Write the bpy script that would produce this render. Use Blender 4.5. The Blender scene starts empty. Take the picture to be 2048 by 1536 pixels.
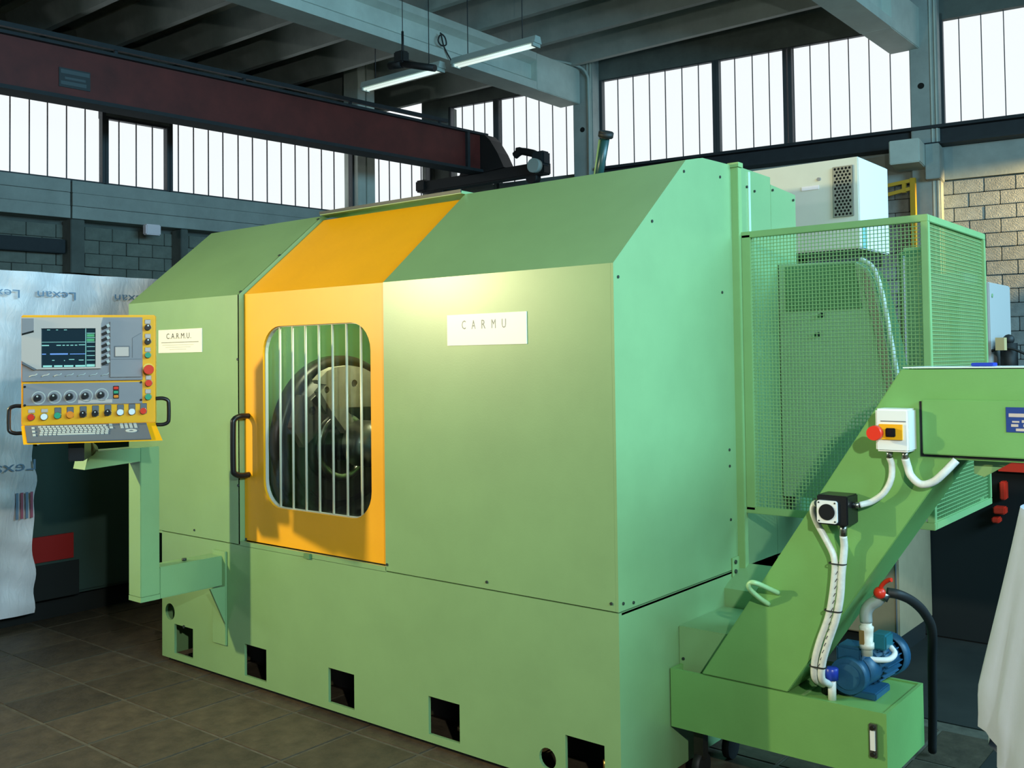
import bpy, bmesh, math, random
from mathutils import Vector, Matrix
from mathutils.geometry import tessellate_polygon
from math import sin, cos, pi, radians
random.seed(7)
S = bpy.context.scene
COL = S.collection
# ------------------------------------------------------------------ camera
CAMP = Vector((1.96, -3.062, 1.6)); YAW, PIT, ROL = 0.6938, 0.029, -0.0123
f0 = Vector((-sin(YAW)*cos(PIT), cos(YAW)*cos(PIT), sin(PIT)))
r0 = Vector((cos(YAW), sin(YAW), 0)); u0 = r0.cross(f0)
rr = r0*cos(ROL) + u0*sin(ROL); uu = u0*cos(ROL) - r0*sin(ROL)
cd = bpy.data.cameras.new('camera'); cam = bpy.data.objects.new('camera', cd); COL.objects.link(cam)
cam.matrix_world = Matrix(((rr.x, uu.x, -f0.x, CAMP.x), (rr.y, uu.y, -f0.y, CAMP.y), (rr.z, uu.z, -f0.z, CAMP.z), (0, 0, 0, 1)))
cd.sensor_width = 36; cd.lens = 36*1982.66/2048; cd.shift_x = 43.49/2048; cd.shift_y = -105.15/2048
cd.clip_start = .05; cd.clip_end = 200
S.camera = cam
# ------------------------------------------------------------------ world, lights, exposure
W = bpy.data.worlds.new('world'); S.world = W; W.use_nodes = True
bg = W.node_tree.nodes['Background']; bg.inputs[0].default_value = (.93, .97, 1, 1); bg.inputs[1].default_value = 1.15
def light(name, kind, loc, power, col, size=.1, target=None, size_y=None, angle=None, blend=.3):
    d = bpy.data.lights.new(name, kind); d.energy = power; d.color = col
    o = bpy.data.objects.new(name, d); COL.objects.link(o); o.location = loc
    if kind == 'AREA':
        d.shape = 'RECTANGLE'; d.size = size; d.size_y = size_y or size
    else: d.shadow_soft_size = size
    if kind == 'SPOT': d.spot_size = angle; d.spot_blend = blend
    if target is not None: o.rotation_euler = (Vector(target)-Vector(loc)).to_track_quat('-Z', 'Y').to_euler()
    return o
light('flash_left', 'SPOT', (-3.7, -3.2, 2.35), 600, (1, .88, .45), .05, (-1.0, .0, 2.1), angle=radians(115), blend=1)  # assumed flash, placed from the direction of the door and base shadows
light('flash_right', 'SPOT', (3.1, -3.2, 2.7), 520, (.92, 1, .90), .05, (-.2, .5, 2.0), angle=radians(110), blend=1)  # assumed second flash, placed from the shadows on the conveyor
light('window_daylight', 'AREA', (7.2, 1.2, 4.4), 1450, (.35, .75, 1), 9, (0, .8, 1.6), 2.2)  # assumed daylight from the right; area light in the hall, no window built there
light('sun_patch', 'SPOT', (1.6, 12.2, 4.4), 1900, (1, .68, .27), .03, (-1.2, 12.4, 3.45), angle=radians(36), blend=.5)  # added spot close to the back wall, standing in for sunlight on the blocks
light('front_gate_daylight', 'AREA', (-8.3, -8.6, 3.3), 210, (1, 1, 1), 4.6, (-.8, 0, 1.8), .9)  # added light for a pale sheen on the front sheet; no gate is built
S.view_settings.view_transform = 'Standard'; S.view_settings.look = 'None'
S.view_settings.gamma = 1; S.view_settings.use_curve_mapping = False; S.view_settings.exposure = 0.0
S.cycles.use_denoising = True
S.cycles.max_bounces = 8; S.cycles.transparent_max_bounces = 24; S.cycles.caustics_reflective = False; S.cycles.caustics_refractive = False

# ------------------------------------------------------------------ materials
MATS = {}
def sr(c):
    return tuple((x/255/12.92 if x/255 <= .04045 else ((x/255+.055)/1.055)**2.4) for x in c) + (1,)
def mat(name, col, rough=.5, metal=0, noise=0., nscale=8, bump=0., bscale=60, coat=0., spec=.5, emit=None, es=0, rand=0., stretch=None, srgb=False):
    if name in MATS: return MATS[name]
    m = bpy.data.materials.new(name); m.use_nodes = True; nt = m.node_tree; N = nt.nodes; L = nt.links
    p = N['Principled BSDF']; c = sr(col) if srgb else tuple(col)+(1,)
    p.inputs['Base Color'].default_value = c; p.inputs['Roughness'].default_value = rough; p.inputs['Metallic'].default_value = metal
    p.inputs['Coat Weight'].default_value = coat; p.inputs['Coat Roughness'].default_value = .12; p.inputs['Specular IOR Level'].default_value = spec
    if emit: p.inputs['Emission Color'].default_value = tuple(emit)+(1,); p.inputs['Emission Strength'].default_value = es
    tc = N.new('ShaderNodeTexCoord'); src = tc.outputs['Object']
    if stretch:
        mp = N.new('ShaderNodeMapping'); mp.inputs['Scale'].default_value = stretch; L.new(src, mp.inputs[0]); src = mp.outputs[0]
    last = None
    if noise or rand:
        mx = N.new('ShaderNodeMix'); mx.data_type = 'RGBA'; mx.blend_type = 'MULTIPLY'; mx.inputs[0].default_value = 1
        mx.inputs[6].default_value = c
        v = None
        if noise:
            n = N.new('ShaderNodeTexNoise'); n.inputs['Scale'].default_value = nscale; n.inputs['Detail'].default_value = 5; n.inputs['Roughness'].default_value = .65
            L.new(src, n.inputs['Vector'])
            r = N.new('ShaderNodeMapRange'); r.inputs[1].default_value = .3; r.inputs[2].default_value = .7
            r.inputs[3].default_value = 1-noise; r.inputs[4].default_value = 1+noise*.6; L.new(n.outputs[0], r.inputs[0]); v = r.outputs[0]
        if rand:
            oi = N.new('ShaderNodeObjectInfo'); r2 = N.new('ShaderNodeMapRange'); r2.inputs[3].default_value = 1-rand; r2.inputs[4].default_value = 1+rand
            L.new(oi.outputs['Random'], r2.inputs[0])
            if v:
                mm = N.new('ShaderNodeMath'); mm.operation = 'MULTIPLY'; L.new(v, mm.inputs[0]); L.new(r2.outputs[0], mm.inputs[1]); v = mm.outputs[0]
            else: v = r2.outputs[0]
        L.new(v, mx.inputs[7]); L.new(mx.outputs[2], p.inputs['Base Color'])
    if bump:
        n = N.new('ShaderNodeTexNoise'); n.inputs['Scale'].default_value = bscale; n.inputs['Detail'].default_value = 4; L.new(src, n.inputs['Vector'])
        b = N.new('ShaderNodeBump'); b.inputs['Strength'].default_value = bump; b.inputs['Distance'].default_value = .01
        L.new(n.outputs[0], b.inputs['Height']); L.new(b.outputs[0], p.inputs['Normal'])
    MATS[name] = m; return m
GREEN = mat('green_paint', (.22, .38, .168), .42, noise=.07, nscale=3, bump=.03, bscale=140, coat=.45)
GREEN.node_tree.nodes['Principled BSDF'].inputs['Coat Roughness'].default_value = .28
GREEN2 = mat('deeper_green_paint', (.17, .38, .11), .45, noise=.07, nscale=4, bump=.03, bscale=140)
GREEN3 = mat('frame_green_paint', (.25, .42, .17), .4, noise=.05)
DKGREEN = mat('dull_green_paint', (.10, .22, .09), .5, noise=.1)
YEL = mat('yellow_paint', (.93, .42, .006), .42, noise=.05, nscale=3)
BLACK = mat('black_plastic', (.008, .008, .010), .35)
VOIDBLK = mat('dark_void', (.006, .007, .006), .9)  # near-black for dark parts and voids, some with shade put into the colour
RUB = mat('black_rubber', (.012, .012, .012), .6)
SCREW = mat('dark_screw_steel', (.02, .03, .025), .4)
STEEL = mat('machined_steel', (.42, .40, .36), .28, metal=1, noise=.15, nscale=20)
DSTEEL = mat('dark_oiled_steel', (.030, .026, .020), .38, metal=.4, noise=.3, nscale=12)
GSTEEL = mat('grey_cast_steel', (.30, .26, .20), .55, metal=.1, noise=.2, nscale=18)
ROD = mat('pale_steel_rod', (.80, .83, .66), .35, metal=.1)
WHITE = mat('white_plastic', (.82, .82, .80), .4)
SIGN = mat('white_sign', (.86, .86, .84), .35)
INK = mat('black_ink', (.02, .02, .03), .5)
PALEINK = mat('grey_ink', (.30, .30, .30), .5)
CREAM = mat('cream_enamel', (.66, .64, .56), .4, noise=.03)
OFFW = mat('white_enamel', (.88, .78, .82), .35)
BEIGE = mat('beige_enamel', (.34, .25, .15), .5, noise=.08)
RED = mat('red_plastic', (.80, .035, .012), .35)
GRN = mat('green_plastic', (.03, .33, .18), .35)
ORG = mat('orange_plastic', (.85, .25, .02), .35)
BLUEM = mat('blue_motor_paint', (.015, .085, .17), .45, noise=.15, nscale=20)
BLUEC = mat('blue_cap_plastic', (.015, .04, .38), .35)
BLUEP = mat('blue_plate', (.02, .05, .22), .4)
GREY = mat('grey_plastic', (.27, .25, .26), .45, noise=.04)
LGREY = mat('light_grey_plastic', (.58, .46, .40), .45)
DGREY = mat('dark_grey_plastic', (.13, .14, .16), .45)
KEY = mat('key_plastic', (.50, .50, .46), .5)
BRASS = mat('brass', (.50, .30, .10), .35, metal=.7)
CONC = mat('concrete', (.36, .40, .37), .85, noise=.18, nscale=2.2, bump=.15, bscale=25)
CONC2 = mat('pale_concrete', (.56, .62, .55), .8, noise=.16, nscale=1.6, bump=.12, bscale=25)
DCONC = mat('dark_concrete', (.13, .15, .135), .9, noise=.25, nscale=2, bump=.15, bscale=20)
ROOF = mat('roof_concrete', (.34, .35, .27), .85, noise=.35, nscale=.9, bump=.12, bscale=12)
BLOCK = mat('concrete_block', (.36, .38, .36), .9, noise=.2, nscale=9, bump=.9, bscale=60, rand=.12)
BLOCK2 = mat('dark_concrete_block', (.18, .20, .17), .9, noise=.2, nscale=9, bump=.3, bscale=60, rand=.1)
DBEAM = mat('dark_beam_paint', (.018, .025, .03), .7, noise=.2)
CRANE = mat('oxblood_crane_paint', (.12, .018, .014), .6, noise=.35, nscale=2.5)
FRAME = mat('window_frame_paint', (.045, .055, .06), .6)
TILE = mat('dark_floor_tile', (.075, .052, .031), .62, noise=.45, nscale=9, bump=.35, bscale=30, rand=.22)
GROUT = mat('worn_grout', (.105, .085, .058), .8, noise=.4, nscale=14)
YELF = mat('yellow_steel_frame', (.62, .36, .02), .5)
CLOTH = mat('white_cloth', (.60, .66, .86), .8, noise=.05, bump=.2, bscale=9)
HOSE = mat('braided_white_hose', (.74, .76, .72), .4, noise=.12, nscale=60)
SCREEN = mat('dark_screen', (.006, .012, .02), .12, emit=(.01, .03, .04), es=.5)
SLINE = mat('screen_line', (.1, .3, .28), .3, emit=(.35, .75, .65), es=.6)
SBLUE = mat('screen_blue_line', (.1, .2, .5), .3, emit=(.2, .4, .9), es=.6)
SGRN = mat('screen_green_key', (.05, .25, .1), .3, emit=(.08, .35, .18), es=.5)
TUBEM = mat('fluorescent_tube', (.8, .9, .85), .4, emit=(.85, 1, .92), es=.75)
LAMPB = mat('lamp_housing', (.42, .50, .46), .5)
REDP = mat('red_machine_paint', (.75, .03, .01), .5)
def mix_transp(name, col, k, rough=.1, bump=0):
    m = bpy.data.materials.new(name); m.use_nodes = True; nt = m.node_tree; N = nt.nodes; L = nt.links
    for n in list(N): N.remove(n)
    o = N.new('ShaderNodeOutputMaterial'); mx = N.new('ShaderNodeMixShader'); t = N.new('ShaderNodeBsdfTransparent'); t.inputs[0].default_value = tuple(col)+(1,)
    g = N.new('ShaderNodeBsdfGlossy'); g.inputs['Roughness'].default_value = rough
    mx.inputs[0].default_value = k; L.new(t.outputs[0], mx.inputs[1]); L.new(g.outputs[0], mx.inputs[2]); L.new(mx.outputs[0], o.inputs[0]); return m
GLASS = mix_transp('door_glass', (.93, .97, .93), .045, .06)
PANE = mix_transp('window_glass', (.97, .98, .98), .04, .3)
def film_mat():
    m = mat('plastic_film', (.78, .72, .74), .45, noise=.12, nscale=2.5, bump=0, spec=.6)
    N = m.node_tree.nodes; L = m.node_tree.links; p = N['Principled BSDF']
    tc = N.new('ShaderNodeTexCoord'); mp = N.new('ShaderNodeMapping'); mp.inputs['Scale'].default_value = (1, 5, 1.6); mp.inputs['Rotation'].default_value = (.35, 0, 0)
    n = N.new('ShaderNodeTexNoise'); n.inputs['Scale'].default_value = 4; n.inputs['Detail'].default_value = 6; n.inputs['Distortion'].default_value = 1.2
    b = N.new('ShaderNodeBump'); b.inputs['Strength'].default_value = .45; b.inputs['Distance'].default_value = .02
    L.new(tc.outputs['Object'], mp.inputs[0]); L.new(mp.outputs[0], n.inputs['Vector']); L.new(n.outputs[0], b.inputs['Height']); L.new(b.outputs[0], p.inputs['Normal'])
    return m
FILM = film_mat()

# ------------------------------------------------------------------ builders
ORIG = {}
def tag(o, label=None, cat=None, group=None, kind=None):
    if label: o['label'] = label
    if cat: o['category'] = cat
    if group: o['group'] = group
    if kind: o['kind'] = kind
    return o
def thing(name, label, cat, loc, group=None, rotz=0):
    o = bpy.data.objects.new(name, None); COL.objects.link(o); o.location = loc; o.rotation_euler = (0, 0, rotz); o.empty_display_size = .1
    ORIG[o.name] = Vector(loc); return tag(o, label, cat, group)
def structure(name, loc=(0, 0, 0)):
    o = bpy.data.objects.new(name, None); COL.objects.link(o); o.location = loc; ORIG[o.name] = Vector(loc); o['kind'] = 'structure'; return o
def catmull(pts, n=8):
    P = [Vector(p) for p in pts]; P = [P[0]*2-P[1]] + P + [P[-1]*2-P[-2]]; out = []
    for i in range(1, len(P)-2):
        for k in range(n):
            t = k/n; a, b, c, d = P[i-1], P[i], P[i+1], P[i+2]
            out.append(.5*((2*b)+(c-a)*t+(2*a-5*b+4*c-d)*t*t+(3*b-a-3*c+d)*t**3))
    return out+[P[-2]]
class MB:
    def __init__(s): s.v = []; s.f = []; s.sm = []
    def add(s, vs, fs, smooth=False):
        b = len(s.v); s.v += [Vector(v) for v in vs]
        for f in fs: s.f.append([b+i for i in f]); s.sm.append(smooth)
        return s
    def box(s, x0, x1, y0, y1, z0, z1):
        return s.hexa([(x0, y0, z0), (x1, y0, z0), (x1, y1, z0), (x0, y1, z0), (x0, y0, z1), (x1, y0, z1), (x1, y1, z1), (x0, y1, z1)])
    def hexa(s, p): return s.add(p, [(0, 3, 2, 1), (4, 5, 6, 7), (0, 1, 5, 4), (1, 2, 6, 5), (2, 3, 7, 6), (3, 0, 4, 7)])
    def obox(s, O, u, v, w, a0, a1, b0, b1, c0, c1):
        O, u, v, w = map(Vector, (O, u, v, w))
        g = lambda a, b, c: O+u*a+v*b+w*c
        return s.hexa([g(a0, b0, c0), g(a1, b0, c0), g(a1, b1, c0), g(a0, b1, c0), g(a0, b0, c1), g(a1, b0, c1), g(a1, b1, c1), g(a0, b1, c1)])
    def bar(s, p0, p1, w, h, up=(0, 0, 1)):
        p0, p1 = Vector(p0), Vector(p1); d = (p1-p0); L = d.length; d = d/L; up = Vector(up)
        sd = d.cross(up)
        if sd.length < 1e-4: sd = d.cross(Vector((0, 1, 0)))
        sd.normalize(); u = sd.cross(d)
        return s.obox(p0, d, sd, u, 0, L, -w/2, w/2, -h/2, h/2)
    def cyl(s, p0, p1, r, r1=None, n=20, cap=True):
        p0, p1 = Vector(p0), Vector(p1); r1 = r if r1 is None else r1; d = (p1-p0).normalized()
        a = d.orthogonal().normalized(); b = d.cross(a); vs = []
        for (c, q) in ((p0, r), (p1, r1)):
            for i in range(n): t = 2*pi*i/n; vs.append(c+(a*cos(t)+b*sin(t))*q)
        s.add(vs, [(i, (i+1) % n, n+(i+1) % n, n+i) for i in range(n)], True)
        if cap:
            s.add(vs[:n], [tuple(range(n-1, -1, -1))]); s.add(vs[n:], [tuple(range(n))])
        return s
    def lathe(s, p0, axis, prof, n=24):
        p0 = Vector(p0); d = Vector(axis).normalized(); a = d.orthogonal().normalized(); b = d.cross(a); vs = []
        for (h, r) in prof:
            for i in range(n): t = 2*pi*i/n; vs.append(p0+d*h+(a*cos(t)+b*sin(t))*max(r, 1e-4))
        fs = [(k*n+i, k*n+(i+1) % n, (k+1)*n+(i+1) % n, (k+1)*n+i) for k in range(len(prof)-1) for i in range(n)]
        return s.add(vs, fs, True)
    def tube(s, pts, r, n=10, smooth_pts=6):
        P = catmull(pts, smooth_pts) if smooth_pts else [Vector(p) for p in pts]
        t0 = (P[1]-P[0]).normalized(); a = t0.orthogonal().normalized(); vs = []
        for i, p in enumerate(P):
            t = (P[min(i+1, len(P)-1)]-P[max(i-1, 0)]).normalized(); a = (a-t*a.dot(t)).normalized(); b = t.cross(a)
            for k in range(n): q = 2*pi*k/n; vs.append(p+(a*cos(q)+b*sin(q))*r)
        m = len(P)
        s.add(vs, [(i*n+k, i*n+(k+1) % n, (i+1)*n+(k+1) % n, (i+1)*n+k) for i in range(m-1) for k in range(n)], True)
        s.add(vs[:n], [tuple(range(n-1, -1, -1))]); s.add(vs[-n:], [tuple(range(n))]); return s
    def plate(s, outer, holes, O, u, v, w, t):
        """flat plate with holes: 2D polygons in (u,v), thickness t along w"""
        O, u, v, w = map(Vector, (O, u, v, w)); polys = [list(outer)]+[list(h) for h in holes]
        flat = [p for q in polys for p in q]; tri = tessellate_polygon([[Vector((p[0], p[1], 0)) for p in q] for q in polys])
        n = len(flat); vs = [O+u*p[0]+v*p[1] for p in flat]+[O+u*p[0]+v*p[1]+w*t for p in flat]
        fs = [tuple(x) for x in tri]+[tuple(n+i for i in reversed(x)) for x in tri]; k = 0
        for q in polys:
            m = len(q); fs += [(k+i, k+(i+1) % m, n+k+(i+1) % m, n+k+i) for i in range(m)]; k += m
        return s.add(vs, fs)
    def sphere(s, c, r, n=12):
        prof = [(-r*cos(pi*k/n), r*sin(pi*k/n)) for k in range(n+1)]
        return s.lathe(c, (0, 0, 1), prof, n*2)
    def build(s, name, m, parent=None, local=False, bev=0, label=None, kind=None, loc=None):
        if parent is not None: org = ORIG.get(parent.name, Vector())
        elif loc is not None: org = Vector(loc)
        else:
            xs = [p.x for p in s.v]; ys = [p.y for p in s.v]; org = Vector(((min(xs)+max(xs))/2, (min(ys)+max(ys))/2, min(p.z for p in s.v)))
        me = bpy.data.meshes.new(name); off = Vector() if local else org
        me.from_pydata([tuple(p-off) for p in s.v], [], s.f)
        for p, q in zip(me.polygons, s.sm): p.use_smooth = q
        bm = bmesh.new(); bm.from_mesh(me)
        bmesh.ops.remove_doubles(bm, verts=bm.verts, dist=1e-5)
        bmesh.ops.recalc_face_normals(bm, faces=bm.faces)
        if bev:
            ed = [e for e in bm.edges if len(e.link_faces) == 2 and e.calc_face_angle(0) > .5]
            bmesh.ops.bevel(bm, geom=ed, offset=bev, segments=2, affect='EDGES', clamp_overlap=True)
        bm.to_mesh(me); bm.free()
        me.materials.append(m)
        o = bpy.data.objects.new(name, me); COL.objects.link(o)
        if parent is not None: o.parent = parent; ORIG[o.name] = org
        else: o.location = org; ORIG[o.name] = org
        if label: o['label'] = label
        if kind: o['kind'] = kind
        return o
def solo(name, mb, m, label, cat, group=None, bev=0, kind=None):
    o = mb.build(name, m, None, bev=bev); return tag(o, label, cat, group, kind)
def rrect(x0, x1, y0, y1, r, n=5):
    out = []
    for (cx, cy, a) in ((x1-r, y0+r, -pi/2), (x1-r, y1-r, 0), (x0+r, y1-r, pi/2), (x0+r, y0+r, pi)):
        for k in range(n+1): t = a+pi/2*k/n; out.append((cx+r*cos(t), cy+r*sin(t)))
    return out
def rect(x0, x1, y0, y1): return [(x0, y0), (x1, y0), (x1, y1), (x0, y1)]
def circ(cx, cy, r, n=20): return [(cx+r*cos(2*pi*i/n), cy+r*sin(2*pi*i/n)) for i in range(n)]
def lettering(txt, O, u, v, w, width, height, m, parent, name='lettering', local=False, thick=.0006, label=None, spacing=1):
    cu = bpy.data.curves.new(name, 'FONT'); cu.body = txt; cu.space_character = spacing; cu.resolution_u = 2
    t = bpy.data.objects.new(name, cu); COL.objects.link(t); dg = bpy.context.evaluated_depsgraph_get()
    me = bpy.data.meshes.new_from_object(t.evaluated_get(dg)); bpy.data.objects.remove(t)
    xs = [q.co.x for q in me.vertices]; ys = [q.co.y for q in me.vertices]
    sx = width/(max(xs)-min(xs)); sy = height/(max(ys)-min(ys)); x0, y0 = min(xs), min(ys)
    O, u, v, w = map(Vector, (O, u, v, w)); org = Vector() if local else ORIG[parent.name]
    for q in me.vertices: q.co = O+u*((q.co.x-x0)*sx)+v*((q.co.y-y0)*sy)+w*thick-org
    me.name = name; me.materials.clear(); me.materials.append(m)
    o = bpy.data.objects.new(name, me); COL.objects.link(o); o.parent = parent; ORIG[o.name] = ORIG.get(parent.name, Vector())
    if label: o['label'] = label
    return o
X, Y, Z = Vector((1, 0, 0)), Vector((0, 1, 0)), Vector((0, 0, 1))
FL = -.025                                   # floor level

# ------------------------------------------------------------------ the hall
KC = Vector((-11.131, 11.047, 0)); ub = Vector((1, .133, 0)).normalized(); nb = Vector((-.133, 1, 0)).normalized()
ul = Vector((.09, 1, 0)).normalized(); nl = Vector((1, -.09, 0)).normalized()
floor = structure('floor', (0, 0, FL))
MB().box(-14, 10, -9, 16, FL-.2, FL-.004).build('subfloor', GROUT, floor)
MB().box(.9, 9, -.2, 11, FL-.004, FL+.001).box(-1, .9, 1.62, 11, FL-.004, FL+.001).build('oil_dark_floor_area', mat('oily_dark_floor', (.022, .021, .017), .7, noise=.4, nscale=3), floor)  # near-black slabs: shade on the far floor put into the colour
tm = None
for i in range(-10, 11):
    for j in range(-7, 5):
        x0 = -1.735+.4*i; y0 = -.475+.4*j
        if tm is None:
            b = MB().box(.005, .395, .005, .395, -.02, 0).build('tile', TILE, floor, local=True, bev=.004); tm = b
        else:
            b = tm.copy(); COL.objects.link(b)
        b.location = (x0, y0, random.uniform(-.0015, 0)); b.rotation_euler = (random.uniform(-.002, .002), random.uniform(-.002, .002), 0)
# ceiling slab, ribs
ceil = structure('ceiling')
MB().plate([(-14, -9), (10, -9), (10, 14.0), (-11.2, 11.2), (-14, 11.2)], [], (0, 0, 7.12), X, Y, Z, .18).build('roof_slab', ROOF, ceil)
ys = [10.93, 9.68, 8.46, 7.35, 6.29, 5.2, 4.1, 3.0, 1.9, .8, -.3, -1.4, -2.5, -4, -5.5, -7]
for y in ys:
    m = MB()
    m.add([(-13.9, y-.05, 6.66), (10, y-.05, 6.66), (10, y+.05, 6.66), (-13.9, y+.05, 6.66), (-13.9, y-.16, 7.12), (10, y-.16, 7.12), (10, y+.16, 7.12), (-13.9, y+.16, 7.12)],
          [(0, 3, 2, 1), (4, 5, 6, 7), (0, 1, 5, 4), (1, 2, 6, 5), (2, 3, 7, 6), (3, 0, 4, 7)])
    m.build('roof_rib', CONC, ceil)
# back wall with blocks below, windows above
wb = structure('wall_back')
def bw(m, a0, a1, z0, z1, d0=0, d1=.25): return m.obox(KC, ub, nb, Z, a0, a1, d0, d1, z0, z1)
bw(MB(), -.3, 20, -.2, 4.14, .06, .35).build('wall_core', DCONC, wb)
bw(MB(), -.3, 20, 4.14, 4.62, -.02, .3).build('sill_band', CONC, wb)
bw(MB(), -.3, 20, 4.62, 4.90, 0, .3).build('sill_band', DCONC, wb)
bw(MB(), -.3, 20, 6.5, 7.12, 0, .11).build('lintel_band', DCONC, wb)
proto = None
for r in range(15):
    for c in range(8):
        a = 8.0+.4*c+(.2 if r % 2 else 0); z = 1.12+.2*r
        if proto is None:
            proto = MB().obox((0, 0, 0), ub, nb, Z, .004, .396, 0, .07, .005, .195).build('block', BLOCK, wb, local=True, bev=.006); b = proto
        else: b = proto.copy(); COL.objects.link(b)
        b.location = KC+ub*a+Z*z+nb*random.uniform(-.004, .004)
# left wall
wl = structure('wall_left')
def lw(m, a0, a1, z0, z1, d0=0, d1=-.25): return m.obox(KC, ul, nl, Z, a0, a1, d1, d0, z0, z1)
lw(MB(), -19, .3, -.2, 3.72, -.36, -.5).build('wall_core', DCONC, wl)
lw(MB(), -19, .3, 6.1, 7.12, -1.9, -2.1).build('lintel_band', DCONC, wl); lw(MB(), -19, .3, 6.1, 6.22, 0, -2.1).build('lintel_shelf', DCONC, wl)
k = 0
for (a0, a1) in ((-19, -13.1), (-13.08, -7.06), (-7.03, -1.99), (-1.5, .3)):
    for (z0, z1) in ((3.72, 3.90), (3.905, 4.09), (4.095, 4.27)):
        lw(MB(), a0, a1, z0, z1, .01*(k % 2), -.5).build('sill_plank', CONC, wl, bev=.004); k += 1
proto = None
for r in range(6):
    for c in range(10):
        a = -8.6+.42*c+(.2 if r % 2 else 0); z = 2.46+.2*r
        if proto is None:
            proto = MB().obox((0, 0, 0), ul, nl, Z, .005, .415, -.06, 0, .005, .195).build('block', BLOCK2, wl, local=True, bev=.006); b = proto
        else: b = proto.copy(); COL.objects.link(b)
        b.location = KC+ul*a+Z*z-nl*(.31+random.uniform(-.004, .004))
wr = structure('wall_right'); MB().box(9.4, 9.6, -9, 15, -.2, 7.2).build('wall_panel', CONC, wr)
wf = structure('wall_front'); MB().box(-14, 9.6, -9, -8.8, -.2, 7.2).build('wall_panel', CONC, wf)
MB().obox(KC, ul, nl, Z, -21, -18.8, -.3, 0, 3.7, 7.12).build('wall_panel', CONC, wl)
# windows: every pane its own part, thin dark joints between
wn = 0
def window(base, u, nrm, a0, a1, z0, z1, edges, zlow=None):
    global wn; wn += 1
    w = structure('window_%d' % wn, base+u*a0+Z*z0)
    fr = MB(); t = .028
    for (p, q, r, s_) in ((a0, a1, z0-.03, z0+.015), (a0, a1, z1-.015, z1+.03)): fr.obox(base, u, nrm, Z, p, q, .02, .1, r, s_)
    for a in (a0, a1): fr.obox(base, u, nrm, Z, a-t, a+t, .0, .12, z0, z1)
    fr.build('window_frame', FRAME, w)
    E = [a0+t]+list(edges)+[a1-t]
    for i in range(len(E)-1):
        MB().plate(rrect(E[i]+.002, E[i+1]-.002, z0+.016, z1-.016, .03, 3), [], base+nrm*.055, u, Z, nrm, .012).build('pane', PANE, w)
        if i: MB().obox(base, u, nrm, Z, E[i]-.006, E[i]+.006, .05, .072, z0, z1).build('glazing_bar', FRAME, w)
def steps(a, b, p):
    out = []; x = a
    while x < b-.12: out.append(x); x += p
    return out
window(KC, ub, nb, .36, 1.38, 4.35, 6.5, [.62, .88, 1.13])
window(KC, ub, nb, 1.44, 3.16, 4.35, 6.5, [1.50, 1.77, 2.04, 2.31, 2.59, 2.87])
window(KC, ub, nb, 3.58, 5.64, 4.90, 6.5, [3.89, 4.18, 4.48, 4.77, 5.07, 5.36])
window(KC, ub, nb, 5.70, 6.80, 4.90, 6.5, [5.98, 6.27, 6.54])
window(KC, ub, nb, 6.88, 8.68, 4.90, 6.5, [6.93, 7.19, 7.48, 7.77, 8.07, 8.37])
window(KC, ub, nb, 9.08, 11.2, 4.90, 6.6, [9.32, 9.61, 9.90, 10.19, 10.48, 10.77, 11.0])
bw(MB(), -.3, .36, 4.9, 6.5).build('wall_pier', DCONC, wb); bw(MB(), 11.2, 20, 4.9, 6.5).build('wall_pier', DCONC, wb)
window(KC, ul, -nl, -10.1, -6.56, 4.28, 6.1, [-9.8, -9.53, -9.25, -8.97, -8.69, -8.41, -8.14, -7.87, -7.61, -7.36, -7.09, -6.82])
window(KC, ul, -nl, -6.52, -5.54, 4.28, 5.27, [-6.31, -6.04, -5.78])
window(KC, ul, -nl, -5.50, -1.97, 4.28, 6.1, [-5.35, -5.09, -4.83, -4.57, -4.29, -4.02, -3.74, -3.46, -3.18, -2.90, -2.63, -2.36])
window(KC, ul, -nl, -1.56, -.10, 4.10, 6.1, [-1.34, -1.09, -.82, -.54, -.3])
lw(MB(), -6.54, -5.52, 5.29, 6.1).build('lintel_band', DCONC, wl); lw(MB(), -19, -10.1, 4.28, 6.1).build('wall_pier', DCONC, wl); lw(MB(), -.1, .3, 3.7, 6.1).build('wall_pier', DCONC, wl)
# pillars and columns
def col(label, base, u, w, a0, a1, z0, z1, d, m=CONC, hole=None, group='concrete columns of the hall'):
    t = thing('concrete_column', label, 'column', base+u*(a0+a1)/2+Z*z0)
    MB().obox(base, u, w, Z, a0, a1, -d, 0, z0, z1).build('shaft', m, t, bev=.012)
    MB().obox(base, u, w, Z, a1-.10, a1-.075, -d-.02, -d+.005, z0, z1).build('corner_strip', CONC2, t)
    MB().obox(base, u, w, Z, a1-.04, a1-.02, -d-.02, -d+.005, z0, z1).build('corner_strip', CONC2, t)
    if hole: 
        c = base+u*hole[0]+Z*hole[1]-w*d; MB().cyl(c-w*.004, c+w*.02, .045, n=16).build('socket_hole', VOIDBLK, t)
    return t
col('concrete column where the lamp-side roof beam ends, at window middle', KC, ub, nb, 3.18, 3.56, FL, 7.1, .28, hole=(3.36, 5.6))
col('concrete column at far right carrying the stubby corbel', KC, ub, nb, 8.69, 9.07, FL, 7.1, .28, hole=(8.84, 5.5))
t = thing('concrete_column', 'pale split pillar between windows of left wall, under the crane', 'column', KC+ul*-1.77+Z*FL)
MB().obox(KC, ul, nl, Z, -1.96, -1.78, -.3, .12, FL, 7.1).build('shaft', CONC2, t, bev=.01)
MB().obox(KC, ul, nl, Z, -1.76, -1.57, -.3, .12, FL, 7.1).build('shaft', CONC2, t, bev=.01)
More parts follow.
